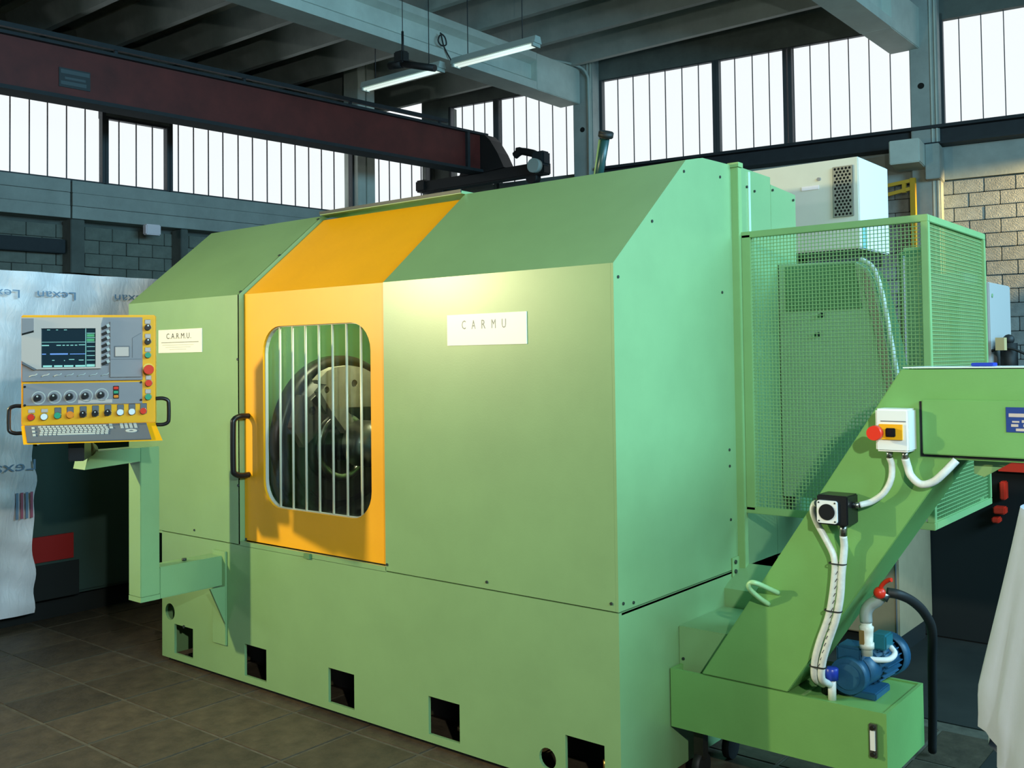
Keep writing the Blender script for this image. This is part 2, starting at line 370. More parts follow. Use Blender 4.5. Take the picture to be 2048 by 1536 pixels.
for a, w_, lb in ((-6.95, .2, 'dark column under the left sill band, behind the plastic-wrapped crate'), (-5.28, .12, 'slim dark post under the sill band, right of the small white box')):
    solo('wall_post', MB().obox(KC, ul, nl, Z, a-w_/2, a+w_/2, -.3, .0, FL, 3.71), DCONC, lb, 'column', bev=.01)
# pipe down column
solo('conduit_pipe', MB().tube([KC+ub*3.02-nb*1.2+Z*6.69, KC+ub*3.35-nb*.55+Z*6.68, KC+ub*3.49-nb*.36+Z*6.55, KC+ub*3.51-nb*.325+Z*6.2, KC+ub*3.51-nb*.325+Z*4.6], .022), LAMPB,
     'thin pale conduit bending down the column beside the roof beam', 'pipe')
# corbel
t = bpy.data.objects['concrete_column.001']
MB().obox(KC, ub, nb, Z, 8.50, 8.90, -.95, -.28, 4.28, 4.615).build('corbel', CONC2, t, bev=.012)
MB().obox(KC, ub, nb, Z, 8.90, 9.09, -.5, -.02, 4.1, 4.6).build('bracket_cheek', CONC, t, bev=.01)
# crane rail beam along the back wall
t = thing('crane_runway_beam', 'dark steel runway beam below the back wall windows', 'beam', KC+ub*9+Z*4.6)
MB().obox(KC, ub, nb, Z, 3.6, 20, -.34, -.06, 4.855, 4.90).build('flange', DBEAM, t); MB().obox(KC, ub, nb, Z, 3.6, 20, -.34, -.06, 4.62, 4.65).build('flange', DBEAM, t)
MB().obox(KC, ub, nb, Z, 3.6, 20, -.21, -.18, 4.65, 4.855).build('web', DBEAM, t)
# roof beams (I section, running to the back wall)
def roofbeam(x, ye, label):
    t = thing('roof_beam', label, 'beam', (x, 3, 6.0)); P = []
    z0 = 6.05
    MB().plate([(-.21, 0), (.21, 0), (.21, .13), (.09, .20), (.09, .44), (.21, .5), (.21, .61), (-.21, .61), (-.21, .5), (-.09, .44), (-.09, .2), (-.21, .13)], [],
               (x, ye-1.25, z0), X, Z, Y, -14.5).build('beam_web', CONC2, t)
    MB().box(x-.21, x+.21, ye-1.25, ye, z0, z0+.61).build('beam_end', CONC2, t, bev=.01)
    return t
roofbeam(-7.99, 11.18, 'long pale concrete roof beam behind the fluorescent lamps'); roofbeam(-2.55, 11.95, 'short stretch of pale roof beam at the upper right, on the far right column')
# lamps
def lamp(x0, x1, y, z, label):
    t = thing('fluorescent_lamp', label, 'lamp', ((x0+x1)/2, y, z), 'fluorescent lamps under the roof beam')
    MB().add([(x0, y-.08, z+.02), (x1, y-.08, z+.02), (x1, y+.08, z+.02), (x0, y+.08, z+.02), (x0, y-.05, z+.11), (x1, y-.05, z+.11), (x1, y+.05, z+.11), (x0, y+.05, z+.11)],
             [(0, 3, 2, 1), (4, 5, 6, 7), (0, 1, 5, 4), (1, 2, 6, 5), (2, 3, 7, 6), (3, 0, 4, 7)]).build('housing', LAMPB, t)
    for s in (-.035, .035): MB().cyl((x0+.05, y+s, z), (x1-.05, y+s, z), .017, n=10).build('tube', TUBEM, t)
    for e in (x0+.02, x1-.05): MB().box(e, e+.03, y-.075, y+.075, z-.025, z+.05).build('end_cap', LAMPB, t)
    for e in (x0+.25, x1-.25): MB().cyl((e, y, z+.1), (e, y, 6.7), .006, n=6).build('hanger', DBEAM, t)
lamp(-8.72, -7.15, 6.93, 5.60, 'fluorescent lamp left of the hanging black device'); lamp(-6.95, -5.52, 6.95, 5.60, 'brighter fluorescent lamp crossing the big roof beam')
t = thing('hanging_hoist', 'black device hanging on a rod beneath the roof beam', 'hoist', (-6.99, 6, 5.4))
MB().cyl((-6.99, 6, 5.5), (-6.99, 6, 5.86), .016, n=8).build('rod', RUB, t); MB().cyl((-6.99, 6, 5.86), (-6.99, 6, 7.12), .005, n=6).build('hanger', RUB, t)
MB().box(-7.10, -6.93, 5.93, 6.07, 5.44, 5.60).build('head', RUB, t, bev=.02)
MB().cyl((-7.22, 6, 5.46), (-7.0, 6, 5.44), .055, n=14).build('knob', RUB, t)
MB().cyl((-7.0, 6, 5.44), (-6.5, 6.08, 5.30), .045, n=14).build('barrel', RUB, t)
t = thing('cable_loop', 'thin dark cable coiled on a hook on the roof beam', 'cable', (-7.9, 8, 6.2))
MB().tube([(-7.80, 7.6, 6.42), (-7.76, 7.66, 6.36), (-7.77, 7.7, 6.26), (-7.80, 7.62, 6.24), (-7.8, 7.56, 6.3), (-7.78, 7.6, 6.38), (-7.76, 7.65, 6.2), (-7.7, 7.8, 5.95)], .011, n=6).build('cable', RUB, t)

# crane girder
g0 = Vector((-10.20, .9, 4.9)); g1 = Vector((-9.34, 10.35, 4.9)); gd = (g1-g0).normalized(); gn = Vector((gd.y, -gd.x, 0))
t = thing('crane_girder', 'long dark red overhead crane girder crossing the left of the hall', 'crane', g0)
L = (g1-g0).length
MB().obox(g0, gd, gn, Z, -5, L, -.10, .10, .05, .66).build('web', CRANE, t)
MB().obox(g0, gd, gn, Z, -5, L, -.17, .17, 0, .05).build('flange', DBEAM, t, label='dark lower flange')
MB().obox(g0, gd, gn, Z, -5, L, -.17, .17, .66, .70).build('flange', DBEAM, t, label='dark upper flange')
MB().obox(g0, gd, gn, Z, L-.5, L-.44, .1, .16, .05, .66).build('stiffener', DBEAM, t)
MB().obox(g0, gd, gn, Z, -4, L-.8, -.06, .0, .80, .86).build('supply_rail', DBEAM, t)
for q in range(6): MB().obox(g0, gd, gn, Z, -1+q*1.9, -.96+q*1.9, -.06, -.02, .70, .8).build('rail_bracket', DBEAM, t)
sp = MB().obox(g0, gd, gn, Z, 2.03, 2.42, .10, .115, .16, .40).build('sign_plate', mat('crane_sign_plate', (.03, .04, .045), .6), t)
for (a, z, w_, h_) in ((2.05, .33, .36, .05), (2.10, .26, .26, .03), (2.05, .19, .32, .045)):
    MB().obox(g0, gd, gn, Z, a, a+w_, .115, .118, z, z+h_).build('print_line', mat('crane_sign_print', (.07, .10, .11), .6), sp)
t = thing('crane_end_carriage', 'black wheeled end carriage under the tip of the crane girder', 'crane', (-9.3, 10.35, 4.75))
MB().box(-10.75, -7.9, 10.24, 10.46, 4.72, 4.93).build('beam', RUB, t, bev=.02)
MB().plate([(-9.75, 4.9), (-9.2, 4.9), (-8.72, 4.93), (-8.86, 5.2), (-9.03, 5.45), (-9.15, 5.56), (-9.45, 5.6)], [], (0, 10.2, 0), X, Z, Y, .3).build('gusset', RUB, t)
for x in (-10.35, -8.2): MB().cyl((x, 10.28, 4.70), (x, 10.42, 4.70), .11).build('wheel', RUB, t)
MB().box(-10.86, -10.6, 10.2, 10.5, 4.74, 4.96).build('buffer', RUB, t, bev=.03)
MB().box(-8.12, -7.86, 10.18, 10.4, 4.86, 5.1).build('drive_motor', DBEAM, t, bev=.03)
MB().cyl((-7.98, 10.16, 4.84), (-7.98, 10.05, 4.84), .12).build('gear_cover', LAMPB, t)
MB().tube([(-8.55, 10.3, 5.12), (-8.42, 10.3, 5.17), (-8.25, 10.3, 5.13), (-8.12, 10.3, 5.08), (-8.0, 10.3, 4.98)], .065, n=10).build('cable_arm', RUB, t)
MB().box(-8.50, -8.40, 10.24, 10.36, 5.14, 5.24).build('collector', RUB, t, bev=.01)
# small things on the walls
solo('junction_box', MB().obox(KC, ul, nl, Z, -5.98, -5.74, .02, .14, 3.56, 3.72), OFFW, 'small white box fixed under the left sill band', 'box', bev=.015)
solo('wall_duct', MB().obox(KC, ul, nl, Z, -9.5, -7.08, -.28, -.12, 3.22, 3.42), DBEAM, 'long dark duct on the left wall above the wrapped crate', 'duct', bev=.01)
t = thing('yellow_frame', 'yellow steel bracket frame on back wall right of white cabinet', 'frame', KC+ub*8.5-nb*.4+Z*3.6)
def fb(a0, z0, a1, z1, w_=.05): MB().bar(KC+ub*a0-nb*.4+Z*z0, KC+ub*a1-nb*.4+Z*z1, w_, w_).build('bar', YELF, t)
fb(7.6, 3.98, 8.72, 4.12); fb(7.6, 3.80, 8.68, 4.0); fb(8.72, 4.15, 8.72, 3.0, .07); fb(8.60, 4.1, 8.60, 3.95)

# ------------------------------------------------------------------ the big machine
MX = -2.961; ML = -3.30; HS = .681; HF = 1.95; HR = 2.41; DR = .56
M_ = thing('machine_tool', 'big light green enclosed lathe with yellow door, filling the middle', 'machine', (-1.5, .8, FL))
T = .014
holes = []
for x0 in (-2.843, -2.218, -1.584, -.95, -.245): holes.append(rect(x0, x0+.175, .033, .191))
holes += [circ(-2.884, .250, .045), circ(-.329, .082, .040)]
MB().plate([(MX, 0), (0, 0), (0, HS-.0025), (MX, HS-.0025)], holes, (0, 0, 0), X, Z, Y, T).build('base_panel', GREEN, M_, label='lower front panel with square foot openings')
MB().box(-T, 0, T, 1.55, 0, HS-.0025).build('base_end_panel', GREEN, M_)
MB().box(MX, MX+T, T, 1.5, 0, HS-.0025).build('base_end_panel', GREEN, M_)
MB().box(MX+.05, -.05, .30, 1.45, FL, HS-.02).build('machine_bed', VOIDBLK, M_)
MB().box(MX+.02, -.02, .03, .06, FL, 0.0).build('toe_strip', VOIDBLK, M_)  # dark strip standing in for the shadow between base and floor
for x0 in (-2.843, -2.218, -1.584, -.95, -.245):
    x = x0+.118; m = MB().cyl((x, .10, FL), (x, .10, .045), .016, n=12)
    f = m.build('levelling_foot', STEEL, M_)
    MB().cyl((x, .10, .045), (x, .10, .062), .034, n=6).build('nut', DSTEEL, f); MB().cyl((x, .10, .062), (x, .10, .095), .014, n=12).build('bolt', BRASS, f)
# folded housing sheets
def folded(x0, x1, off, z0, name, m, top=True, parent=M_, t=T, bot=None):
    a = off*.55
    pr = [(-off, z0), (-off, HF+.0), (DR-off*.72, HR+off*.72), (DR+.14, HR+off*.72+.03)]
    inn = [(p[0]+t, p[1]) for p in pr[:1]]+[(-off+t, HF-.006), (DR-off*.72+t*.7, HR+off*.72-t), (DR+.14, HR+off*.72+.03-t)]
    poly = pr+inn[::-1]
    return MB().plate(poly, [], (x0, 0, 0), Y, Z, X, x1-x0).build(name, m, parent)
folded(ML+.012, -2.2525, 0, HS+.0025, 'housing_sheet', GREEN).__setitem__('label', 'left folded front sheet')
folded(-1.200, -.0125, 0, HS+.0025, 'housing_sheet', GREEN).__setitem__('label', 'right folded front sheet')
# jambs around the recessed door
MB().plate([(0, HS), (0, HF), (DR, HR), (DR+.04, HR-.02), (.04, HF-.03), (.04, HS)], [], (-2.262, 0, 0), Y, Z, X, .010).build('door_jamb', GREEN, M_)
MB().box(-2.255, -1.197, 0, T, HS-.004, .700).build('door_sill', GREEN, M_)
MB().box(-2.24, -1.2, DR-.03, DR+.16, HR+.0, HR+.014).build('roof_rail', GREEN, M_)
MB().box(-2.24, -1.2, DR-.034, DR-.028, HR+.004, HR+.020).build('rail_gap', SCREW, M_)
# roof and end panels
prof = [(.0, HS+.0025), (.0, HF), (DR, HR), (.705, 2.44), (1.035, 2.45), (1.035, HS+.0025)]
MB().plate(prof, [], (-.012, 0, 0), Y, Z, X, .012).build('end_panel', GREEN, M_)
MB().plate(prof, [], (ML, 0, 0), Y, Z, X, .012).build('end_panel', GREEN, M_)
MB().box(ML, -.013, .70, 1.66, 2.392, 2.408).build('roof_sheet', GREEN, M_)
MB().box(ML, -.0145, 1.645, 1.66, .2, 2.392).build('rear_sheet', GREEN, M_)
MB().box(ML, 0, .02, 1.55, HS-.012, HS-.004).build('deck', VOIDBLK, M_)
MB().box(ML, MX, .0, 1.0, HS-.012, HS).build('overhang_sheet', GREEN, M_)
MB().plate([(1.04, .2), (1.04, 2.452), (1.378, 2.448), (1.378, .2)], [], (-.012, 0, 0), Y, Z, X, .012).build('rear_end_panel', GREEN, M_)
MB().plate([(1.385, .2), (1.385, 2.415), (1.675, 2.40), (1.675, .2)], [], (-.014, 0, 0), Y, Z, X, .012).build('rear_end_panel', GREEN, M_)
MB().box(.0, .006, 1.13, 1.15, 1.9, 2.44).build('panel_seam', mat('pale_seam', (.5, .7, .5), .4), M_)  # pale strip painting the glint along the seam
# screws
sc = MB()
def scr(x, y, z, ax, r=.006): 
    p = Vector((x, y, z)); sc.cyl(p-ax*.001, p+ax*.004, r, n=8)
for x in (-.03, -.62, -1.19): scr(x, 0, HS+.03, -Y)
for x in (-3.0, -2.65, -2.20): scr(x, 0, HS+.035, -Y)
for (y, z) in ((.03, 1.90), (.28, 2.13), (.54, 2.36), (.86, 2.38), (.86, 1.88), (.03, .71), (.1, .70), (.9, 1.2), (.9, 1.13), (.9, .9)): scr(0, y, z, X)
for (y, z) in ((1.12, 2.37), (1.2, 2.36), (1.40, 2.39), (1.64, 2.37), (1.1, 1.9), (1.14, 1.7), (1.2, 1.6)): scr(.002, y, z, X)
for (x, z) in ((-2.79, .53), (-2.53, .57), (-2.47, .565), (-2.75, .19)): scr(x, 0, z, -Y, .009)
for z in (1.965, 2.17, 2.39): scr(-2.262, (z-HF)/(HR-HF)*DR, z, (-Y*.63+Z*.77).normalized(), .008)
for z in (1.62, .98): scr(-2.262, 0, z, -Y, .007)
sc.build('screws', SCREW, M_, kind='stuff')
# door
DY = .03
win = rrect(-2.096, -1.316, .885, 1.781, .13, 7)
D_ = MB().plate([(-2.250, .702), (-1.195, .702), (-1.195, HF+.002), (-2.250, HF+.002)], [win], (0, DY, 0), X, Z, Y, .012)
D_.plate([(DY, HF+.002), (DR, HR-.024), (DR+.02, HR-.04), (DY+.012, HF-.014)], [], (-2.250, 0, 0), Y, Z, X, 1.055)
D_ = D_.build('door', YEL, M_, label='yellow sliding door with rounded window')
for q in range(7):
    x = -1.988+.0978*q
    MB().cyl((x, DY+.022, .86), (x, DY+.022, 1.82), .0062, n=10).build('guard_bar', ROD, D_)
MB().plate(rrect(-2.13, -1.28, .85, 1.815, .1, 3), [], (0, DY+.034, 0), X, Z, Y, .005).build('window_pane', GLASS, D_)
MB().plate(rrect(-2.105, -1.307, .876, 1.790, .135, 7), [rrect(-2.092, -1.320, .889, 1.777, .13, 7)], (0, DY+.012, 0), X, Z, Y, .018).build('window_seal', mat('pale_seal', (.6, .62, .55), .5), D_)
MB().tube([(-2.215, DY, 1.332), (-2.215, DY-.05, 1.332), (-2.215, DY-.088, 1.318), (-2.215, DY-.095, 1.28), (-2.215, DY-.095, 1.085), (-2.215, DY-.088, 1.05), (-2.215, DY-.05, 1.035), (-2.215, DY, 1.035)], .0145, n=12).build('handle', BLACK, D_)
MB().box(-1.74, -1.70, -.012, .0, .676, .700).build('door_guide', DKGREEN, D_)
# interior
cy, cz = .49, 1.20
sp = MB().lathe((-2.10, cy, cz), X, [(0, .0), (0, .40), (.02, .435), (.08, .435), (.10, .425), (.10, .40), (.085, .39), (.085, .36), (.10, .355), (.10, .0)], 64).build('faceplate', DSTEEL, M_, label='dark round workholding disc')
MB().cyl((-2.0, .42, 1.18), (-1.96, .42, 1.18), .30, n=48).build('inner_plate', DSTEEL, sp)
MB().cyl((-1.96, .355, 1.165), (-1.88, .355, 1.165), .172, n=48).build('hub', DSTEEL, sp)
MB().lathe((-1.88, .355, 1.165), X, [(0, .165), (0, .172), (.02, .172), (.02, .135), (0, .135)], 48).build('ring', STEEL, sp)
MB().cyl((-1.88, .355, 1.165), (-1.70, .34, 1.18), .07, n=24).build('neck', DSTEEL, sp)
MB().cyl((-1.72, .33, 1.195), (-1.45, .33, 1.195), .115, .115, n=40).build('quill', STEEL, sp)
MB().plate([(.138, 1.513), (.19, 1.555), (.245, 1.574), (.345, 1.582), (.43, 1.570), (.53, 1.53), (.56, 1.46), (.53, 1.368), (.309, 1.371), (.345, 1.335), (.380, 1.284), (.354, 1.245), (.322, 1.240), (.22, 1.355), (.15, 1.454), (.189, 1.49), (.15, 1.495)][::-1], [circ(.374, 1.49, .020, 12), circ(.191, 1.463, .017, 12)], (-1.85, 0, 0), Y, Z, X, .05).build('jaw', GSTEEL, sp)
MB().plate([(.11, 1.439), (.142, 1.438), (.28, 1.315), (.23, 1.254), (.127, 1.179), (.056, 1.282)][::-1], [circ(.182, 1.357, .024, 12)], (-1.94, 0, 0), Y, Z, X, .04).build('jaw', mat('brown_cast_steel', (.10, .075, .05), .6, noise=.2), sp)
MB().box(-2.60, -.9, 1.0, 1.03, HS, 2.4).build('inner_back_panel', GREEN, M_)
MB().plate([(.05, HS), (.05, 1.93), (.55, 2.33), (1.0, 2.36), (1.0, HS)], [], (-2.34, 0, 0), Y, Z, X, .02).build('inner_partition', DKGREEN, M_)
MB().box(-1.0, -.98, .03, 1.0, HS, 1.95).build('inner_partition', DKGREEN, M_)
MB().hexa([(-2.3, .3, HS), (-1, .3, HS), (-1, .99, HS), (-2.3, .99, HS), (-2.3, .30, .80), (-1, .30, .80), (-1, .99, .96), (-2.3, .99, .96)]).build('carriage', VOIDBLK, M_)
il = MB().box(-1.95, -1.45, .20, .24, 2.01, 2.04).build('interior_lamp', WHITE, M_)  # added box to go with the extra interior light
light('machine_work_light', 'AREA', (-1.7, .27, 2.0), 13, (.95, 1, .65), .5, (-1.85, .75, 1.5), .06)  # added light to brighten the disc and inner back panel
# nameplates
for (x0, x1, sx0, wt, txt, ink, lb) in ((-2.985, -2.571, -2.905, .235, 'C.A.R.M.U.', INK, 'white nameplate with dark letters and small print'), (-.817, -.40, -.735, .235, 'CARMU', PALEINK, 'white nameplate with pale letters')):
    n = MB().box(x0, x1, -.004, 0, 1.662, 1.789).build('nameplate', SIGN, M_, label=lb)
    if ink is PALEINK:
        for q, c_ in enumerate('CARMU'): lettering(c_, (sx0+q*.053, -.004, 1.728), X, Z, -Y, .021, .036, ink, n, 'letter')
    else: lettering(txt, (sx0, -.004, 1.738 if ink is INK else 1.728), X, Z, -Y, wt, .030 if ink is INK else .036, ink, n, spacing=1.15 if ink is INK else 2.0)
    if ink is INK:
        MB().box(x0+.03, x0+.385, -.0046, -.004, 1.717, 1.7195).build('print_line', INK, n)
        for q, (a, b) in enumerate(((.04, .34), (.07, .31), (.11, .27))):
            MB().box(x0+a, x0+b, -.0046, -.004, 1.703-q*.012, 1.7045-q*.012).build('print_line', PALEINK, n)
# chute on the end
ch = MB().box(.0, .21, .432, .82, .37, .545).build('chip_chute', GREEN, M_, bev=.003)
MB().cyl((.02, .428, .42), (.02, .433, .42), .006, n=8).build('screw', SCREW, ch)
MB().hexa([(0, .83, .50), (.35, .83, .50), (.35, 1.0, .50), (0, 1.0, .50), (0, .83, .62), (.35, .83, .62), (.35, 1.0, .70), (0, 1.0, .70)]).build('chip_outlet', GREEN, M_)
# tilted cylinder on the roof
t = thing('gas_strut', 'dark teal cylinder leaning up from the green machine roof', 'strut', (-1.0, 1.3, 2.45))
MB().cyl((-.95, 1.32, 2.45), (-.83, 1.25, 2.76), .022, n=14).build('barrel', mat('teal_dark_paint', (.01, .05, .05), .35), t)
MB().cyl((-.975, 1.32, 2.45), (-.87, 1.25, 2.74), .006, n=8).build('side_pipe', GREEN3, t)
MB().cyl((-.838, 1.255, 2.745), (-.827, 1.248, 2.775), .040, n=14).build('end_cap', RUB, t, bev=.004)

# ------------------------------------------------------------------ control panel on its arm
AR = thing('support_arm', 'pale green cranked arm carrying the yellow control panel', 'arm', (-2.42, -.2, .46))
MB().box(-2.497, -2.39, -.47, -.368, .484, 1.20).build('upright', GREEN, AR, bev=.003)
MB().box(-2.497, -2.39, -.367, -.005, .460, .612).build('lower_arm', GREEN, AR, bev=.003)
MB().box(-2.497, -2.39, -.47, -.367, .460, .483).build('elbow', GREEN, AR)
MB().hexa([(-2.497, -.75, 1.12), (-2.39, -.75, 1.12), (-2.39, -.471, 1.135), (-2.497, -.471, 1.135), (-2.497, -.73, 1.20), (-2.39, -.73, 1.20), (-2.39, -.471, 1.20), (-2.497, -.471, 1.20)]).build('upper_arm', GREEN, AR)
MB().box(-2.475, -2.362, -.012, -.0005, .158, .635).build('mounting_plate', GREEN, AR, bev=.002)
MB().plate([(-.012, .46), (-.10, .46), (-.012, .27)], [], (-2.374, 0, 0), Y, Z, X, .012).build('gusset', GREEN, AR)
MB().cyl((-2.44, -.70, 1.2), (-2.36, -.78, 1.235), .04, n=16).build('swivel', BLACK, AR)
MB().cyl((-2.44, -.20, .613), (-2.44, -.20, .624), .012, n=8).build('bolt_head', SCREW, AR)

PA = radians(53.5); PC = Vector((-1.978-.2725*cos(PA), -.644-.2725*sin(PA), 1.26))
PN = thing('control_panel', 'yellow control panel with screen, knobs and keyboard on green arm', 'control panel', PC, rotz=PA)
s_ = .545/1370; sv = .6/1370*.985
def lx(c): return (c-890)*s_
def lz(c): return 1.818-(c-165)*sv-1.26     # drawing units to panel height
MB().box(-.2725, .2725, 0, .07, lz(1268), .558).build('casing', YEL, PN, local=True, bev=.004)
MB().box(-.28, .17, .07, .36, lz(1268), .53).build('rear_housing', YEL, PN, local=True, bev=.004)  # unseen behind the casing; extents shaped to cast the shadow on the door
MB().box(-.085, -.02, .0, .20, -.075, .012).build('mounting_box', BLACK, PN, local=True, bev=.004)
m = MB(); zt, zb = lz(1266), .012
m.add([(-.2725, 0, zt), (.2725, 0, zt), (.313, -.115, zb), (-.240, -.115, zb), (-.2725, .07, zb-.0), (.2725, .07, zb-.0), (-.2725, .07, zt), (.2725, .07, zt)],
      [(0, 1, 2, 3), (3, 2, 5, 4), (0, 3, 4, 6), (1, 7, 5, 2), (4, 5, 7, 6), (0, 6, 7, 1)])
TR = m.build('keyboard_tray', YEL, PN, local=True)
def pb(x0, x1, z0, z1, d0, d1, name, m, par=PN, bev=.0015, label=None):
    a, b = sorted((lz(z0), lz(z1))); return MB().box(lx(x0), lx(x1), -d1, -d0, a, b).build(name, m, par, local=True, bev=bev, label=label)
def pc(x, z, r, d0, d1, name, m, par=PN, r1=None, n=20):
    return MB().cyl((lx(x), -d0, lz(z)), (lx(x), -d1, lz(z)), r*s_, (r1 or r)*s_, n=n).build(name, m, par, local=True)
unit = pb(218, 1445, 190, 826, 0, .012, 'screen_unit', GREY, label='grey screen unit with keys')
MB().plate([(lx(219), lz(191)), (lx(1040), lz(191)), (lx(1020), lz(260)), (lx(1020), lz(705)), (lx(370), lz(708)), (lx(219), lz(620))][::-1], [rect(lx(415), lx(965), lz(690), lz(300))], (0, -.012, 0), X, Z, -Y, .012).build('bezel', LGREY, unit, local=True)
pb(412, 968, 296, 694, .010, .0135, 'screen', SCREEN, unit, 0)
m = MB()
for (x0, x1, z, h) in ((418, 860, 435, 4), (418, 490, 465, 10), (565, 610, 465, 8), (625, 650, 465, 8), (665, 690, 465, 8), (705, 735, 465, 8), (750, 775, 465, 8), (790, 855, 462, 7), (520, 545, 615, 7), (640, 650, 618, 7), (690, 745, 608, 7), (790, 840, 615, 7), (470, 500, 312, 6), (560, 580, 312, 6), (640, 670, 312, 6)):
    m.box(lx(x0), lx(x1), -.0142, -.0135, lz(z+h), lz(z))
for (x0, x1) in ((430, 520), (540, 625), (640, 735), (755, 855), (870, 955)): m.box(lx(x0), lx(x1), -.0142, -.0135, lz(686), lz(668))
m.box(lx(858), lx(864), -.0142, -.0135, lz(690), lz(300))
for q in range(8): m.box(lx(872), lx(955), -.0142, -.0135, lz(352+q*45), lz(346+q*45))
m.build('screen_readout', SLINE, unit, local=True)
m = MB().box(lx(500), lx(680), -.0142, -.0135, lz(562), lz(550)); m.box(lx(700), lx(860), -.0142, -.0135, lz(560), lz(554)); m.box(lx(420), lx(460), -.0142, -.0135, lz(560), lz(552)); m.build('screen_readout', SBLUE, unit, local=True)
m = MB(); m.box(lx(872), lx(950), -.0140, -.0135, lz(385), lz(358)); m.box(lx(872), lx(950), -.0140, -.0135, lz(430), lz(405)); m.build('screen_readout', SGRN, unit, local=True)
for q in range(7):
    z = 290+q*60
    MB().obox((lx(1065), -.012, lz(z)), Vector((1, 0, .45)).normalized(), -Y, Vector((-.45, 0, 1)).normalized(), -.015, .015, 0, .008, -.006, .006).build('soft_key', BLACK if q < 7 else DGREY, unit, local=True)
    MB().obox((lx(1092), -.012, lz(z-18)), Vector((1, 0, .45)).normalized(), -Y, Vector((-.45, 0, 1)).normalized(), -.006, .006, .0, .0085, -.008, .006).build('key_tip', KEY, unit, local=True)
pb(1050, 1095, 640, 675, .012, .015, 'soft_key', DGREY, unit)
for q in range(7):
    x = 332+q*121; MB().tube([(lx(x-40), -.0125, lz(780)), (lx(x-10), -.0145, lz(768)), (lx(x+20), -.0145, lz(766)), (lx(x+40), -.0125, lz(750))], .0022, n=6, smooth_pts=2).build('softkey_bar', KEY, unit, local=True)
pb(1112, 1438, 232, 796, .012, .020, 'side_cover', GREY, unit); pb(1155, 1315, 480, 594, .020, .0215, 'slot_frame', DGREY, unit); pb(1165, 1308, 490, 586, .0215, .0235, 'drive_slot', LGREY, unit)
pb(1112, 1438, 612, 616, .020, .021, 'seam', DGREY, unit, 0)
MB().bar((lx(1345), -.0205, lz(400)), (lx(1345), -.0205, lz(600)), .002, .002).build('seam', DGREY, unit, local=True); MB().bar((lx(1345), -.0205, lz(400)), (lx(1435), -.0205, lz(350)), .002, .002).build('seam', DGREY, unit, local=True)
MB().plate([(lx(225), lz(200)), (lx(342), lz(200)), (lx(342), lz(320)), (lx(225), lz(350))][::-1], [], (0, -.024, 0), X, Z, -Y, .004).build('corner_tab', GREY, unit, local=True)
MB().plate([(lx(225), lz(350)), (lx(342), lz(320)), (lx(342), lz(338)), (lx(225), lz(368))][::-1], [], (0, -.024, 0), X, Z, -Y, .003).build('corner_shadow_gap', VOIDBLK, unit, local=True)
MB().plate([(lx(225), lz(625)), (lx(372), lz(705)), (lx(350), lz(715)), (lx(225), lz(648))][::-1], [], (0, -.024, 0), X, Z, -Y, .003).build('corner_strip', DGREY, unit, local=True)
strip = pb(228, 1442, 848, 1066, 0, .006, 'knob_strip', GREY, label='grey strip with five rotary knobs')
for (x, z) in ((245, 878), (1430, 850), (245, 1062), (1430, 1030)): pc(x, z, 13, .006, .009, 'strip_screw', BLACK, strip, n=8)
for (x, z) in ((375, 990), (535, 985), (695, 982), (855, 977), (1015, 970)):
    MB().plate(circ(lx(x)+.003, lz(z), .028, 24), [circ(lx(x)+.003, lz(z), .024, 24)], (0, -.006, 0), X, Z, -Y, .0008).build('knob_scale', KEY, strip, local=True)
    pc(x, z, 38, .006, .028, 'rotary_knob', BLACK, strip, r1=30); pc(x+4, z-16, 11, .028, .0295, 'knob_cap', KEY, strip, n=10)
for (z, mm) in ((905, RED), (947, GRN), (990, ORG)): pb(1140, 1200, z-22, z+22, .006, .009, 'indicator_surround', BLACK, strip); pb(1146, 1195, z-14, z+14, .009, .013, 'indicator_lamp', mm, strip)
pb(780, 1130, 1018, 1052, .006, .0068, 'label_strip', LGREY, strip, 0)
for (x, z, mm, k) in ((310, 1180, RED, 0), (440, 1178, WHITE, 0), (575, 1168, GRN, 1), (700, 1165, ORG, 1), (832, 1160, BLACK, 2), (957, 1155, BLACK, 2), (1085, 1150, BLACK, 2), (1215, 1150, WHITE, 1), (1335, 1147, WHITE, 1), (1455, 1142, RED, 1)):
    pb(x-36, x+34, z-78, z-40 if k == 0 else z+28, 0, .003, 'button_label', LGREY if k == 0 else DGREY)
    b = pc(x, z, 38, 0.002, .010, 'push_button' if k < 2 else 'selector_switch', STEEL if mm is not ORG else ORG); pc(x, z, 33, .010, .018, 'button_cap', mm, b)
    if k == 2: MB().obox((lx(x), -.018, lz(z)), Vector((.6, 0, .8)), -Y, Vector((-.8, 0, .6)), -.012, .014, 0, .010, -.004, .004).build('lever', BLACK, b, local=True); pc(x+3, z-14, 7, .028, .029, 'lever_mark', WHITE, b, n=6)
for (x, z, mm, r) in ((1505, 290, BLACK, 32), (1505, 435, BLACK, 32), (1505, 575, GRN, 30), (1512, 860, RED, 35), (1507, 1000, GRN, 32)):
    pb(x-36, x+26, z-78, z-32, 0, .003, 'button_label', LGREY); b = pc(x, z, r+3, .001, .008, 'push_button', STEEL); pc(x, z, r, .008, .020, 'button_cap', mm, b)
    if mm is BLACK: pc(x+4, z-14, 9, .020, .022, 'lever_mark', WHITE, b, n=8)
b = pc(1505, 715, 60, 0, .004, 'emergency_stop', mat('pale_yellow_ring', (.9, .62, .1), .4)); pc(1518, 722, 34, .004, .022, 'stop_stem', STEEL, b); pc(1518, 722, 52, .022, .040, 'stop_head', RED, b)
